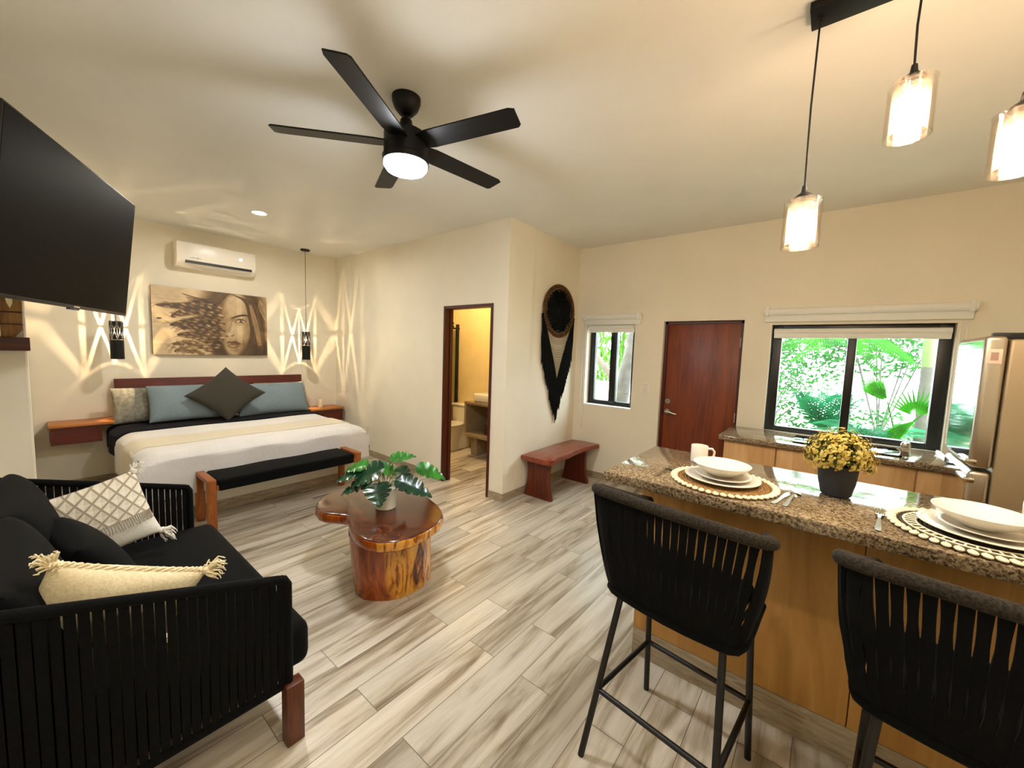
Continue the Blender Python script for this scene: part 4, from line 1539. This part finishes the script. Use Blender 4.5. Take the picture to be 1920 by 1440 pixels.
va = thing('concrete_vanity', 'open concrete washstand with dark niche in the bathroom', 'vanity', (-3.5, 4.3, 0))
MB().box(-4.17, -2.82, 4.05, 4.525, .79, .83, .003).build('counter', M['granite'], va)
MB().box(-4.17, -4.13, 4.05, 4.525, .36, .79).build('side', M['concrete'], va)
MB().box(-4.17, -2.82, 4.05, 4.525, .31, .36, .003).build('shelf', M['concrete'], va)
MB().box(-4.13, -2.82, 4.50, 4.525, .36, .79).build('back', M['concrete'], va)
for x in (-4.10, -3.2):
    MB().box(x - .06, x + .06, 4.2, 4.52, 0, .31).build('leg', M['concrete'], va)
o = MB().box(-4.08, -3.62, 4.14, 4.44, .83, .95, .02, 3).build('vessel_sink', M['ceramic'])
tag(o, 'white block basin standing on the concrete washstand', 'sink')
t = thing('storage_basket', 'dark woven basket inside the washstand niche', 'basket', (-3.72, 4.28, .36))
MB().box(-3.86, -3.55, 4.16, 4.42, .36, .50, .012).build('body', M['shelf_dark'], t)
mb = MB()
for z in (.39, .43, .47):
    mb.tube([(-3.865, 4.155, z), (-3.545, 4.155, z), (-3.545, 4.425, z), (-3.865, 4.425, z)], .006, 6, closed=True)
mb.build('woven_band', M['straw_dark'], t)

sw = thing('shower_screen', 'glass shower screen with black rail and post in the bathroom', 'shower screen', (-4.83, 4.2, 0))
MB().box(-4.835, -4.827, 3.5, 4.47, .02, 1.90).build('glass_panel', M['shower_glass'], sw, smooth=False)
MB().box(-4.85, -4.81, 4.47, 4.515, .0, 2.0, .003).build('post', M['black_metal'], sw)
MB().tube([(-4.83, 3.3, 1.93), (-4.83, 4.53, 1.93)], .016, 10).build('rail', M['black_metal'], sw)
for y in (4.36, 3.7):
    mb = MB().tube([(-4.81, y, 1.80), (-4.81, y, 1.98), (-4.82, y + .03, 2.02), (-4.83, y + .05, 2.0)], .008, 8)
    mb.lathe([(0, -.008), (.03, -.008), (.03, .008), (0, .008)], seg=20, M=Matrix.Translation((-4.81, y, 1.955)) @ Matrix.Rotation(PI / 2, 4, 'Y'))
    mb.build('roller_hanger', M['black_metal'], sw)

# ------------------------------------------------------------------ kitchen counter under the wide window
kc = thing('kitchen_cabinet', 'pale wooden base cabinet run under the wide window', 'cabinet', (0, 4.2, 0))
MB().box(-.70, .70, 3.97, YE - .002, .10, .862).build('carcass', M['veneer_l'], kc, smooth=False)
MB().box(-.68, .68, 4.02, YE - .002, 0, .1).build('plinth', M['tile_base'], kc, smooth=False)
for a, b in ((-.70, -.305), (-.30, .115), (.12, .53), (.535, .70)):
    MB().box(a + .003, b - .002, 3.95, 3.97, .11, .855, .002).build('door', M['veneer_l'], kc)
MB().box(.702, .722, 3.86, YE - .013, 0, .925, .003).build('end_panel', M['white'], kc)
kt = MB().box(-.74, .70, 3.905, YE - .001, .864, .91, .012, 3)
tag(kt.build('countertop', M['granite']), 'dark granite worktop under the wide window', 'worktop')
ck = thing('cooktop', 'black glass cooktop on the window-side worktop', 'cooktop', (.13, 4.15, .91))
MB().box(-.20, .46, 4.02, 4.36, .9105, .924, .004).build('glass_plate', plain('black_glass', '#08090b', .05, spec=.6), ck)
mb = MB()
for x, y, r in ((-.06, 4.2, .07), (.14, 4.19, .055), (.33, 4.2, .07)):
    mb.tube([(x + r * math.cos(2 * PI * k / 32), y + r * math.sin(2 * PI * k / 32), .9242) for k in range(32)], .0012, 4, closed=True)
mb.build('cooking_zone', plain('zone_mark', '#3a3a3c', .3), ck)
gj = thing('glass_grinder', 'small clear glass spice grinder on the window-side worktop', 'grinder', (.475, 4.05, .91))
MB().lathe([(0, .0), (.03, .0), (.032, .01), (.026, .05), (.026, .075), (.024, .075), (.024, .05), (.029, .012), (0, .008)], (.475, 4.05, .9105), 28).build('jar', M['glass_clear'], gj)
MB().lathe([(0, .01), (.027, .012), (.024, .048), (0, .05)], (.475, 4.05, .9105), 24).build('spice', plain('peppercorn', '#6a5a4a', .8, bump=.6, bscale=300), gj)
MB().lathe([(0, .075), (.027, .075), (.029, .095), (.022, .112), (0, .115)], (.475, 4.05, .9105), 24).build('cap', M['chrome'], gj)

# ------------------------------------------------------------------ fridge
fg = thing('fridge', 'tall stainless steel fridge with polished front at the right edge', 'fridge', (.9, 3.2, 0))
MB().box(.655, 1.235, 2.95, 3.46, .04, 1.735, .012, 3).build('cabinet', M['steel_side'], fg)
for z0, z1 in ((1.095, 1.75), (.05, 1.08)):
    b = MB().box(.575, .65, 2.945, 3.465, z0, z1, .02, 4)
    dr = b.build('door', M['steel'], fg)
    MB().box(.5735, .577, 2.968, 3.445, z0 + .025, z1 - .025).build('door_skin', M['steel_front'], dr, smooth=False)
    hz = z0 + .03 if z0 > 1 else z1 - .05
    MB().box(.56, .60, 2.94, 3.1, hz - .012, hz + .012, .006).build('door_handle', M['chrome'], dr)
MB().box(.60, .70, 2.96, 3.0, 1.735, 1.765, .006).build('hinge_cover', M['dark'], fg)
st = MB().box(.588, .634, 2.9425, 2.945, 1.615, 1.685, .001).build('energy_sticker', M['sticker'], fg)
mb = MB().box(.597, .622, 2.9415, 2.9425, 1.63, 1.67)
mb.build('print_block', M['sticker_ink'], st, smooth=False)

# ------------------------------------------------------------------ island
ki = thing('kitchen_island', 'amber wooden island base with tiled kick under the granite top', 'island', (.25, 2.15, 0))
for a, b in ((-.713, .158), (.162, 1.03), (1.034, 1.245)):
    MB().box(a, b, 1.986, 2.006, .15, 1.004, .0015).build('panel', M['veneer'], ki)
MB().box(-.713, 1.245, 2.006, 2.33, .15, 1.004).build('carcass', M['veneer'], ki, smooth=False)
MB().box(-.713, 1.245, 1.984, 2.33, 0, .148, .002).build('kick_tile', M['tile_base'], ki)
tp = MB().box(-.79, 1.248, 1.686, 2.39, 1.005, 1.05, .004, 2)
tag(tp.build('countertop', M['granite']), 'speckled brown granite island top laid for two', 'worktop')

# ------------------------------------------------------------------ bar stools
def make_stool(label, x, y, rz):
    t = thing('bar_stool', label, 'bar stool', (x, y, 0), 'rope-back bar stools at the island', rz)
    B = lambda m, n, mat, **k: m.build(n, mat, t, local=True, **k)
    legs = [((-.244, -.245), (-.185, -.085)), ((.244, -.245), (.185, -.085)), ((-.217, .245), (-.20, .17)), ((.217, .245), (.20, .17))]
    def on(i, z):
        (fx, fy), (tx_, ty) = legs[i]
        k = z / .69
        return Vector((fx + (tx_ - fx) * k, fy + (ty - fy) * k, z))
    for i in range(4):
        B(MB().tube([on(i, 0), on(i, .69)], .0125, 12), 'leg', M['black_metal'])
    zr = .262
    for a, b, n in ((0, 1, 'rung'), (0, 2, 'rung'), (1, 3, 'rung'), (2, 3, 'footrest')):
        B(MB().tube([on(a, zr), on(b, zr)], .0105, 10), n, M['black_metal'])
    B(MB().tube([(-.2, -.09, .685), (.2, -.09, .685), (.21, .18, .685), (-.21, .18, .685)], .011, 8, closed=True), 'seat_frame', M['black_metal'])
    B(MB().box(-.205, .205, -.10, .20, .69, .755, .028, 4), 'seat', M['black_cloth'])
    # shell path: rail on top, wrapped straps down to the seat frame
    top = [(-.225, .175, .945), (-.255, .09, .972), (-.285, -.02, 1.012), (-.302, -.11, 1.047), (-.296, -.16, 1.062), (-.25, -.183, 1.068), (-.12, -.192, 1.07), (0, -.194, 1.07)]
    top = top + [(-a, b, c) for a, b, c in top[-2::-1]]
    low = [(-.23, .18, .685), (-.235, .10, .68), (-.24, .02, .672), (-.243, -.06, .664), (-.236, -.105, .66), (-.205, -.125, .657), (-.09, -.132, .652), (0, -.133, .65)]
    low = low + [(-a, b, c) for a, b, c in low[-2::-1]]
    def samp(path, u):
        P = [Vector(p) for p in path]
        d = [0]
        for a, b in zip(P, P[1:]):
            d.append(d[-1] + (b - a).length)
        s = u * d[-1]
        for i in range(len(P) - 1):
            if s <= d[i + 1] + 1e-9:
                f = (s - d[i]) / (d[i + 1] - d[i])
                tg = (P[min(i + 2, len(P) - 1)] - P[max(i - 1, 0)]).normalized()
                return P[i].lerp(P[i + 1], f), tg
        return P[-1], (P[-1] - P[-2]).normalized()
    rail = [samp(top, i / 60)[0] for i in range(61)]
    B(MB().tube(rail, .0205, 12), 'top_rail', M['rope_brown'])
    s = MB()
    n, NK = 46, 13
    for i in range(n):
        u = (i + .5) / n
        a, tg = samp(top, u)
        b, tg2 = samp(low, u)
        tg = Vector((tg.x, tg.y, 0)).normalized()
        tg2 = Vector((tg2.x, tg2.y, 0)).normalized()
        pts, wd, nd = [], [], []
        for k in range(NK):
            f = k / (NK - 1)
            tt_ = (tg * (1 - f) + tg2 * f).normalized()
            nn = Vector((tt_.y, -tt_.x, 0))
            p = a.lerp(b, f) + nn * (.014 * math.sin(PI * f))
            if k == NK - 1:
                p += Vector((0, 0, .006 * math.sin(i * 1.7)))
            pts.append(p)
            wd.append(tt_)
            nd.append(nn)
        # straps keep their width, so they close up towards the narrower seat
        g = (i * 7 % 5) / 5
        w = []
        for k in range(NK):
            f = k / (NK - 1)
            full = .0275 + (.0235 - .0275) * f
            band = max(0, 1 - abs(f - .2) / .15) + .8 * max(0, 1 - abs(f - .62) / .12)
            w.append(full - (.0022 + .0055 * g) * min(1, band * 2.2))
        strap(s, pts, wd, nd, w, .005 if i % 2 else .0085)
    B(s, 'rope_straps', M['rope'], smooth=False)
    B(MB().tube([samp(low, i / 40)[0] for i in range(41)], .016, 10), 'lower_rail', M['rope'])
    return t


make_stool('black rope-back bar stool shown whole in front of the island', -.38, 1.535, math.radians(-7))
make_stool('black rope-back bar stool cut off at the lower right corner', .375, 1.52, math.radians(-5))

# ------------------------------------------------------------------ table settings
ZT = 1.0505
shell_me = None
def placemat(label, cx, cy, mat, lace):
    global shell_me
    t = thing('placemat', label, 'placemat', (cx, cy, ZT), 'round shell-edged placemats')
    mb = MB()
    for i in range(15):
        r = .03 + i * .0118
        mb.tube([(cx + r * math.cos(2 * PI * k / 56), cy + r * math.sin(2 * PI * k / 56), ZT + .004) for k in range(56)], .0052, 6, closed=True)
    mb.lathe([(0, 0), (.2, 0), (.2, .003), (0, .003)], (cx, cy, ZT), 48)
    mb.build('woven_disc', mat, t)
    if lace:
        mb = MB()
        for k in range(40):
            a = 2 * PI * k / 40
            mb.tube([(cx + r * math.cos(a), cy + r * math.sin(a), ZT + .011) for r in (.135, .165)], .0028, 5)
        for r in (.135, .166):
            mb.tube([(cx + r * math.cos(2 * PI * k / 48), cy + r * math.sin(2 * PI * k / 48), ZT + .0105) for k in range(48)], .003, 5, closed=True)
        mb.build('lace_band', M['wax'], t)
    if shell_me is None:
        mb = MB().sphere((0, 0, 0), 1, 14, (.0165, .0115, .0065))
        mb.box(-.010, .010, -.0018, .0018, .0052, .0072, .001)
        tmp = mb.build('shell', M['shell'])
        shell_me = tmp.data
        bpy.data.objects.remove(tmp)
    n = 46
    for k in range(n):
        a = 2 * PI * k / n
        o = bpy.data.objects.new('shell', shell_me)
        COL.objects.link(o)
        o.parent = t
        o.location = (.198 * math.cos(a), .198 * math.sin(a), .0085)
        o.rotation_euler = (0, 0, a + .35)
    return t


placemat('natural straw placemat edged with shells, left on the island', -.33, 1.905, M['straw'], False)
placemat('darker straw placemat with pale lace band and shell edge, right on the island', .405, 1.905, M['straw_dark'], True)
dinner = [(0, .004), (.075, .004), (.085, .007), (.125, .016), (.148, .021), (.149, .0235), (.146, .0245), (.122, .020), (.08, .0105), (0, .009)]
side = [(0, .0), (.055, .0), (.065, .003), (.09, .011), (.108, .017), (.109, .0195), (.106, .0205), (.088, .0155), (.06, .007), (0, .005)]
bowl_ = [(0, .0), (.045, .0), (.05, .003), (.075, .016), (.098, .032), (.113, .047), (.1145, .05), (.112, .0505), (.096, .037), (.07, .02), (.045, .009), (0, .007)]
for cx, cy, where in ((-.335, 1.908, 'left'), (.42, 1.915, 'right')):
    z = ZT + .0098
    for nm, pr, dx, dz, lb, gr in (('dinner_plate', dinner, 0, -.004, 'large white plate lying on the %s placemat', 'white dinner plates'),
                                   ('side_plate', side, .004, .0105, 'small white plate between bowl and large plate at the %s setting', 'white side plates'),
                                   ('shallow_bowl', bowl_, -.004, .0245, 'shallow white bowl topping the %s stack of plates', 'white shallow bowls')):
        o = MB().lathe(pr, (0, 0, 0), 56).build(nm, M['ceramic'])
        o.location = (cx + dx, cy - dx, z + dz)
        tag(o, lb % where, 'bowl' if 'bowl' in nm else 'plate', gr)


def mug(label, x, y, ha):
    t = thing('mug', label, 'mug', (x, y, ZT), 'white mugs')
    MB().lathe([(0, 0), (.038, 0), (.041, .003), (.041, .085), (.0395, .087), (.038, .085), (.038, .006), (0, .005)], (x, y, ZT), 40).build('cup', M['ceramic'], t)
    d = Vector((math.cos(ha), math.sin(ha), 0))
    c = Vector((x, y, ZT))
    MB().tube([c + d * .039 + Vector((0, 0, .072)), c + d * .06 + Vector((0, 0, .073)), c + d * .072 + Vector((0, 0, .058)), c + d * .07 + Vector((0, 0, .036)), c + d * .056 + Vector((0, 0, .022)), c + d * .039 + Vector((0, 0, .018))], .0062, 10).build('mug_handle', M['ceramic'], t)


mug('white mug with handle behind the left place setting', -.50, 2.205, math.radians(25))
mug('white mug cut by the right edge of the picture', .60, 2.165, math.radians(80))


def flat_strip(mb, pts, ws, th):
    pts = [Vector(p) for p in pts]
    rows = []
    for i, p in enumerate(pts):
        t_ = (pts[min(i + 1, len(pts) - 1)] - pts[max(i - 1, 0)])
        t_ = Vector((t_.x, t_.y, 0)).normalized()
        s = Vector((-t_.y, t_.x, 0))
        rows.append([mb.bm.verts.new(p + s * (ws[i] / 2 * a) + Vector((0, 0, th * b))) for a, b in ((-1, 0), (1, 0), (1, 1), (-1, 1))])
    for A, B in zip(rows, rows[1:]):
        for k in range(4):
            mb.bm.faces.new((A[k], A[(k + 1) % 4], B[(k + 1) % 4], B[k]))
    mb.bm.faces.new(rows[0][::-1])
    mb.bm.faces.new(rows[-1])


def cutlery(kind, label, end, tip, group=None):
    e, p = Vector((end[0], end[1], ZT)), Vector((tip[0], tip[1], ZT))
    L = lambda u, dz=0: e.lerp(p, u) + Vector((0, 0, dz))
    mb = MB()
    if kind == 'knife':
        flat_strip(mb, [L(0), L(.1), L(.45), L(.5), L(.8), L(.95), L(1)], [.012, .017, .013, .014, .02, .016, .004], .0035)
    elif kind == 'spoon':
        flat_strip(mb, [L(0, .001), L(.1, .001), L(.5, .006), L(.72, .008)], [.014, .017, .008, .007], .003)
        d = (p - e).normalized()
        s = Vector((-d.y, d.x, 0))
        Mm = Matrix(((s.x, d.x, 0, L(.84).x), (s.y, d.y, 0, L(.84).y), (0, 0, 1, ZT + .0118), (0, 0, 0, 1)))
        mb.lathe([(0, 0), (.010, -.0008), (.018, -.006), (.0205, -.0105), (.019, -.011), (.009, -.0035), (0, -.002)], seg=24, sy=1.5, M=Mm)
    else:
        flat_strip(mb, [L(0, .001), L(.1, .001), L(.5, .007), L(.66, .009), L(.70, .007), L(.76, .004)], [.014, .018, .008, .009, .023, .025], .003)
        d = (p - e).normalized()
        s = Vector((-d.y, d.x, 0))
        for q in (-1.5, -.5, .5, 1.5):
            o = s * (q * .0068)
            flat_strip(mb, [L(.75, .004) + o, L(.88, .004) + o, L(1, .009) + o], [.0045, .004, .0025], .0025)
    tag(mb.build(kind, M['chrome']), label, kind, group)


cutlery('fork', 'steel fork left of the left placemat', (-.585, 1.78), (-.56, 1.975), 'steel forks')
cutlery('knife', 'steel table knife right of the left placemat', (-.131, 1.765), (-.09, 1.965))
cutlery('spoon', 'steel spoon beside the knife, by the flower pot', (-.094, 1.765), (-.066, 1.985))
cutlery('fork', 'steel fork left of the right placemat', (.162, 1.73), (.184, 1.965), 'steel forks')

# potted dry flowers on the island
FP = Vector((.056, 2.08, ZT))
fp = thing('flower_pot', 'round bush of small yellow flowers in charcoal pot on the island', 'plant', FP)
MB().lathe([(0, 0), (.042, 0), (.05, .006), (.062, .06), (.066, .11), (.067, .13), (.063, .13), (.061, .11), (0, .11)], FP, 40).build('pot', M['stripe_pot'], fp)
rf = random.Random(11)
gs, fl = MB(), MB()
cen = FP + Vector((0, 0, .155))
for i in range(520):
    a, z = rf.random() * 6.283, rf.uniform(-.25, 1)
    r = math.sqrt(max(0, 1 - z * z))
    R_ = rf.uniform(.75, 1.05)
    d = Vector((r * math.cos(a) * .115, r * math.sin(a) * .115, z * .115)) * R_
    p = cen + d
    if i % 3 == 0:
        gs.tube([cen + d * .1 + Vector((0, 0, -.03)), cen + d * .6, p], .0012, 4)
    for q in range(3):
        o = Vector((rf.uniform(-1, 1), rf.uniform(-1, 1), rf.uniform(-1, 1)))
        e1 = o.normalized().orthogonal() * .006
        e2 = o.normalized().cross(e1) * .7
        pp_ = p * 1 - d * rf.uniform(.05, .3) + o * .008
        gs.poly([pp_ - e1 * 1.4, pp_ + e2, pp_ + e1 * 1.4, pp_ - e2])
    if rf.random() < .8:
        dn = d.normalized()
        for q in range(5):
            o = Vector((rf.uniform(-1, 1), rf.uniform(-1, 1), rf.uniform(-1, 1))) * .009
            s = rf.uniform(.004, .0068)
            e1 = (dn + o * 40).normalized().orthogonal() * s
            e2 = dn.cross(e1).normalized() * s
            c_ = p + o + dn * .003
            fl.poly([c_ - e1, c_ + e2, c_ + e1, c_ - e2])
gs.build('foliage', M['sprig'], fp, smooth=False)['kind'] = 'stuff'
fl.build('flowers', M['flower'], fp, smooth=False)['kind'] = 'stuff'

# ------------------------------------------------------------------ garden outside the windows
struct('floor_garden', MB().box(-9, 9, YE + .2, 16, -.2, -.05), M['garden'], 'pale garden ground outside the windows', 'ground')


def frond_feather(mb, base, dirv, L, droop, n=34, lw=.22, up=Vector((0, 0, 1)), w=.018, sag=.25):
    base, d = Vector(base), Vector(dirv).normalized()
    side = d.cross(up).normalized()
    pts = []
    for i in range(n + 1):
        t = i / n
        pts.append(base + d * (L * t) + Vector((0, 0, -droop * t * t)))
    mb.tube(pts, [.009 * (1 - .8 * i / n) + .001 for i in range(n + 1)], 5)
    for i in range(2, n + 1):
        t = i / n
        tg = (pts[i] - pts[i - 1]).normalized()
        l = lw * math.sin(PI * min(1, .12 + .88 * t)) ** .6 * (1 - .2 * t)
        for s in (1, -1):
            q = (side * s + tg * .75 + Vector((0, 0, -sag))).normalized()
            wv = tg * w * .5
            a = pts[i]
            m = a + q * l * .5 + Vector((0, 0, .01))
            e = a + q * l + Vector((0, 0, -.05 * l))
            mb.poly([a - wv * .6, m - wv, e, m + wv, a + wv * .6])


def fan_frond(mb, c, ax, up, L, spread, n=14, w=.026):
    c, ax = Vector(c), Vector(ax).normalized()
    s = ax.cross(Vector(up)).normalized()
    nn = s.cross(ax)
    for i in range(n):
        a = (i / (n - 1) - .5) * spread
        d = ax * math.cos(a) + s * math.sin(a)
        l = L * (1 - .18 * abs(a) / (spread / 2)) * random.uniform(.92, 1.05)
        sd = nn.cross(d) * w * .5
        b0 = c + d * l * .08
        m = c + d * l * .45 + nn * .02
        e = c + d * l - nn * .03
        mid = nn * .012                       # pleated leaflet: two facets meeting in a fold
        mb.poly([b0, m - sd, e, m + mid])
        mb.poly([b0, m + mid, e, m + sd])


# slim palm right in the wide window
tr = thing('palm_tree', 'slim ringed palm trunk with green crownshaft right in the wide window', 'palm', (.86, 6.5, -.05))
mb = MB()
pts, rs = [], []
for i in range(60):
    z = -.05 + 1.62 * i / 59
    pts.append((.90 - .02 * z, 6.5, z))
    rs.append(.085 - .016 * z + (.004 if i % 3 == 0 else 0))
mb.tube(pts, rs, 14)
mb.build('trunk', M['trunk'], tr)
MB().tube([(.868, 6.5, 1.55), (.862, 6.5, 1.62), (.855, 6.5, 2.2), (.85, 6.5, 2.9)], [.056, .062, .054, .045], 14).build('crownshaft', M['trunk_g'], tr)
for k in range(9):
    a = k * 2.4
    mb = MB()
    frond_feather(mb, (.85, 6.5, 2.85), (math.cos(a), math.sin(a), .75), 1.5, .9)
    mb.build('frond', M['palm'], tr, smooth=False)

# arching palm whose fronds hang into the top of the window
ap = thing('arching_palm', 'palm with long arching fronds across the top middle of the wide window', 'palm', (.35, 7.6, -.05))
MB().tube([(.205, 7.3, -.05), (.205, 7.3, 1.2), (.21, 7.3, 2.02)], [.07, .06, .05], 12).build('trunk', M['trunk'], ap)
for dv, L, dr, lw_ in (((-1, -.25, .16), 1.15, .50, .42), ((-.7, -.7, .20), .95, .62, .38), ((.75, -.45, .12), .75, .55, .40), ((.35, -.8, .3), .6, .7, .34), ((.8, .3, .7), 1.3, .7, .36), ((-.9, .3, .7), 1.4, .8, .36), ((0, .9, .7), 1.2, .8, .36)):
    mb = MB()
    frond_feather(mb, (.22, 7.3, 2.0), dv, L, dr, 30, lw_, w=.03, sag=.75)
    mb.build('frond', M['palm'], ap, smooth=False)

# fan palm
fpm = thing('fan_palm', 'bright green fan palm low in the right half of the wide window', 'palm', (.42, 6.0, -.05))
MB().tube([(.62, 6.05, -.05), (.62, 6.0, .8)], [.04, .03], 10).build('stem', M['palm'], fpm)
for c, ax, up, L, sp in (((.51, 5.9, 1.18), (-.62, .05, .78), (-.1, -1, .15), .38, .85), ((.74, 5.85, 1.04), (-.10, .05, 1), (-.1, -1, .1), .36, 1.9), ((.78, 5.85, 1.08), (.7, .1, .6), (-.1, -1, .2), .34, 1.0), ((.73, 5.8, 1.02), (-.62, 0, -.72), (-.1, -1, .3), .34, .5)):
    mb = MB()
    fan_frond(mb, c, ax, up, L, sp)
    mb.tube([(.62, 6.0, .78), Vector(c)], .006, 6)
    mb.build('frond', M['palm'], fpm, smooth=False)

# ferny palms low down
for i, (x, y, lb) in enumerate(((.42, 6.25, 'blue-green ferny palm low behind the flower pot in the wide window'), (-.02, 6.7, 'thin ferny palm low left of the window bar in the wide window'))):
    t = thing('fern_palm', lb, 'fern', (x, y, -.05), 'ferny palms in the garden')
    for k in range(12):
        a = k * 2.4 + i
        mb = MB()
        frond_feather(mb, (x, y, .62), (math.cos(a) * (.75 - .45 * i), math.sin(a) * (.75 - .45 * i), .75 + .2 * math.sin(k)), .85, .45 - .2 * i, 18, .30, w=.022)
        mb.build('frond', M['palm_d'], t, smooth=False)


def bush(label, c, r, n, size, mat, group, seed, sq=(1, 1, 1)):
    rnd = random.Random(seed)
    mb = MB()
    c = Vector(c)
    for i in range(n):
        a, z = rnd.random() * 6.283, rnd.uniform(-1, 1)
        q = math.sqrt(1 - z * z)
        R_ = rnd.uniform(.3, 1) ** .5
        p = c + Vector((q * math.cos(a) * r * sq[0], q * math.sin(a) * r * sq[1], z * r * sq[2])) * R_
        o = Vector((rnd.uniform(-1, 1), rnd.uniform(-1, 1), rnd.uniform(-.6, .6))).normalized()
        e1 = o * size * rnd.uniform(.6, 1.2)
        e2 = o.orthogonal().normalized() * size * .36
        mb.poly([p - e1, p + e2, p + e1, p - e2])
    t = thing('leafy_shrub', label, 'shrub', (c.x, c.y, -.05), group)
    mb.build('foliage', mat, t, smooth=False)['kind'] = 'stuff'
    mb = MB()
    for k in range(7):
        a = k * .9
        mb.tube([(c.x, c.y, -.05), (c.x + .3 * r * math.cos(a), c.y + .3 * r * math.sin(a), c.z * .6), (c.x + .8 * r * math.cos(a), c.y + .8 * r * math.sin(a), c.z + .5 * r * math.sin(k))], [.02, .012, .005], 6)
    mb.build('branches', M['bark'], t)


bush('pale green leafy shrub at the left edge of the wide window', (-.80, 7.2, 1.15), .75, 1500, .045, M['bush'], 'garden shrubs', 3, (.75, .8, 1.5))
bush('sparse leafy tree far behind the palms in the wide window', (.9, 11.5, 2.8), 1.7, 4200, .10, M['bush'], 'garden shrubs', 4, (1.6, .8, .9))
bush('loose shrub far back in the left half of the wide window', (-1.2, 12.0, 2.2), 1.6, 2200, .09, M['bush'], 'garden shrubs', 5, (1.2, .8, 1.2))
bush('low shrub at the foot of the palms in the wide window', (.5, 7.4, .45), .7, 1300, .05, M['bush'], 'garden shrubs', 6, (1.6, .7, .75))

# bamboo, log, tree and white planter seen through the small window
bm_ = thing('bamboo_clump', 'bright green bamboo clump behind the small window', 'bamboo', (-4.0, 7.6, -.05))
rb = random.Random(21)
for k in range(26):
    x, y = -3.8 + rb.uniform(-1.1, 1.0), 7.6 + rb.uniform(-.5, .5)
    h = rb.uniform(3, 4)
    lx, ly = rb.uniform(-.3, .3), rb.uniform(-.2, .2)
    cu_ = MB().tube([(x, y, -.05), (x + lx * .4, y + ly * .4, h * .5), (x + lx, y + ly, h)], [.022, .02, .01], 7)
    cu_.build('culm', M['bamboo'], bm_)
mb = MB()
for k in range(3600):
    x, y, z = -3.9 + rb.uniform(-1.5, 1.3), 7.6 + rb.uniform(-.8, .8), rb.uniform(.9, 3.8)
    d = Vector((rb.uniform(-.5, .5), rb.uniform(-.5, .5), -1)).normalized() * rb.uniform(.10, .2)
    s = d.orthogonal().normalized() * .019
    p = Vector((x, y, z))
    mb.poly([p, p + d * .4 + s, p + d, p + d * .4 - s])
mb.build('leaves', M['bamboo'], bm_, smooth=False)['kind'] = 'stuff'
t = thing('grey_tree', 'grey barked crooked tree trunk right in the small window', 'tree', (-2.45, 6.0, -.05))
MB().tube([(-2.62, 6.0, -.05), (-2.60, 6.0, .8), (-2.55, 6.0, 1.25), (-2.47, 6.0, 1.6), (-2.45, 6.02, 2.0), (-2.47, 6.0, 3.6)], [.16, .13, .11, .10, .085, .07], 14).build('trunk', M['bark'], t)
MB().tube([(-2.5, 6.0, 1.9), (-2.7, 6.1, 2.4), (-3.1, 6.2, 2.9)], [.05, .04, .03], 10).build('branch', M['bark'], t)
o = MB().tube([(-3.7, 6.6, 1.95), (-2.95, 6.2, 1.32), (-2.5, 5.95, .95)], [.05, .055, .06], 10).build('leaning_log', M['log'])
tag(o, 'weathered log leaning across the small window view', 'log')
t = thing('planter_wall', 'low white planter wall seen through the small window', 'planter', (-3.3, 6.7, -.05))
MB().box(-4.6, -2.6, 6.45, 6.62, -.05, 1.05, .02).build('wall', M['white'], t)
MB().box(-4.62, -2.58, 6.43, 6.64, 1.05, 1.10, .01).build('coping', M['white'], t)
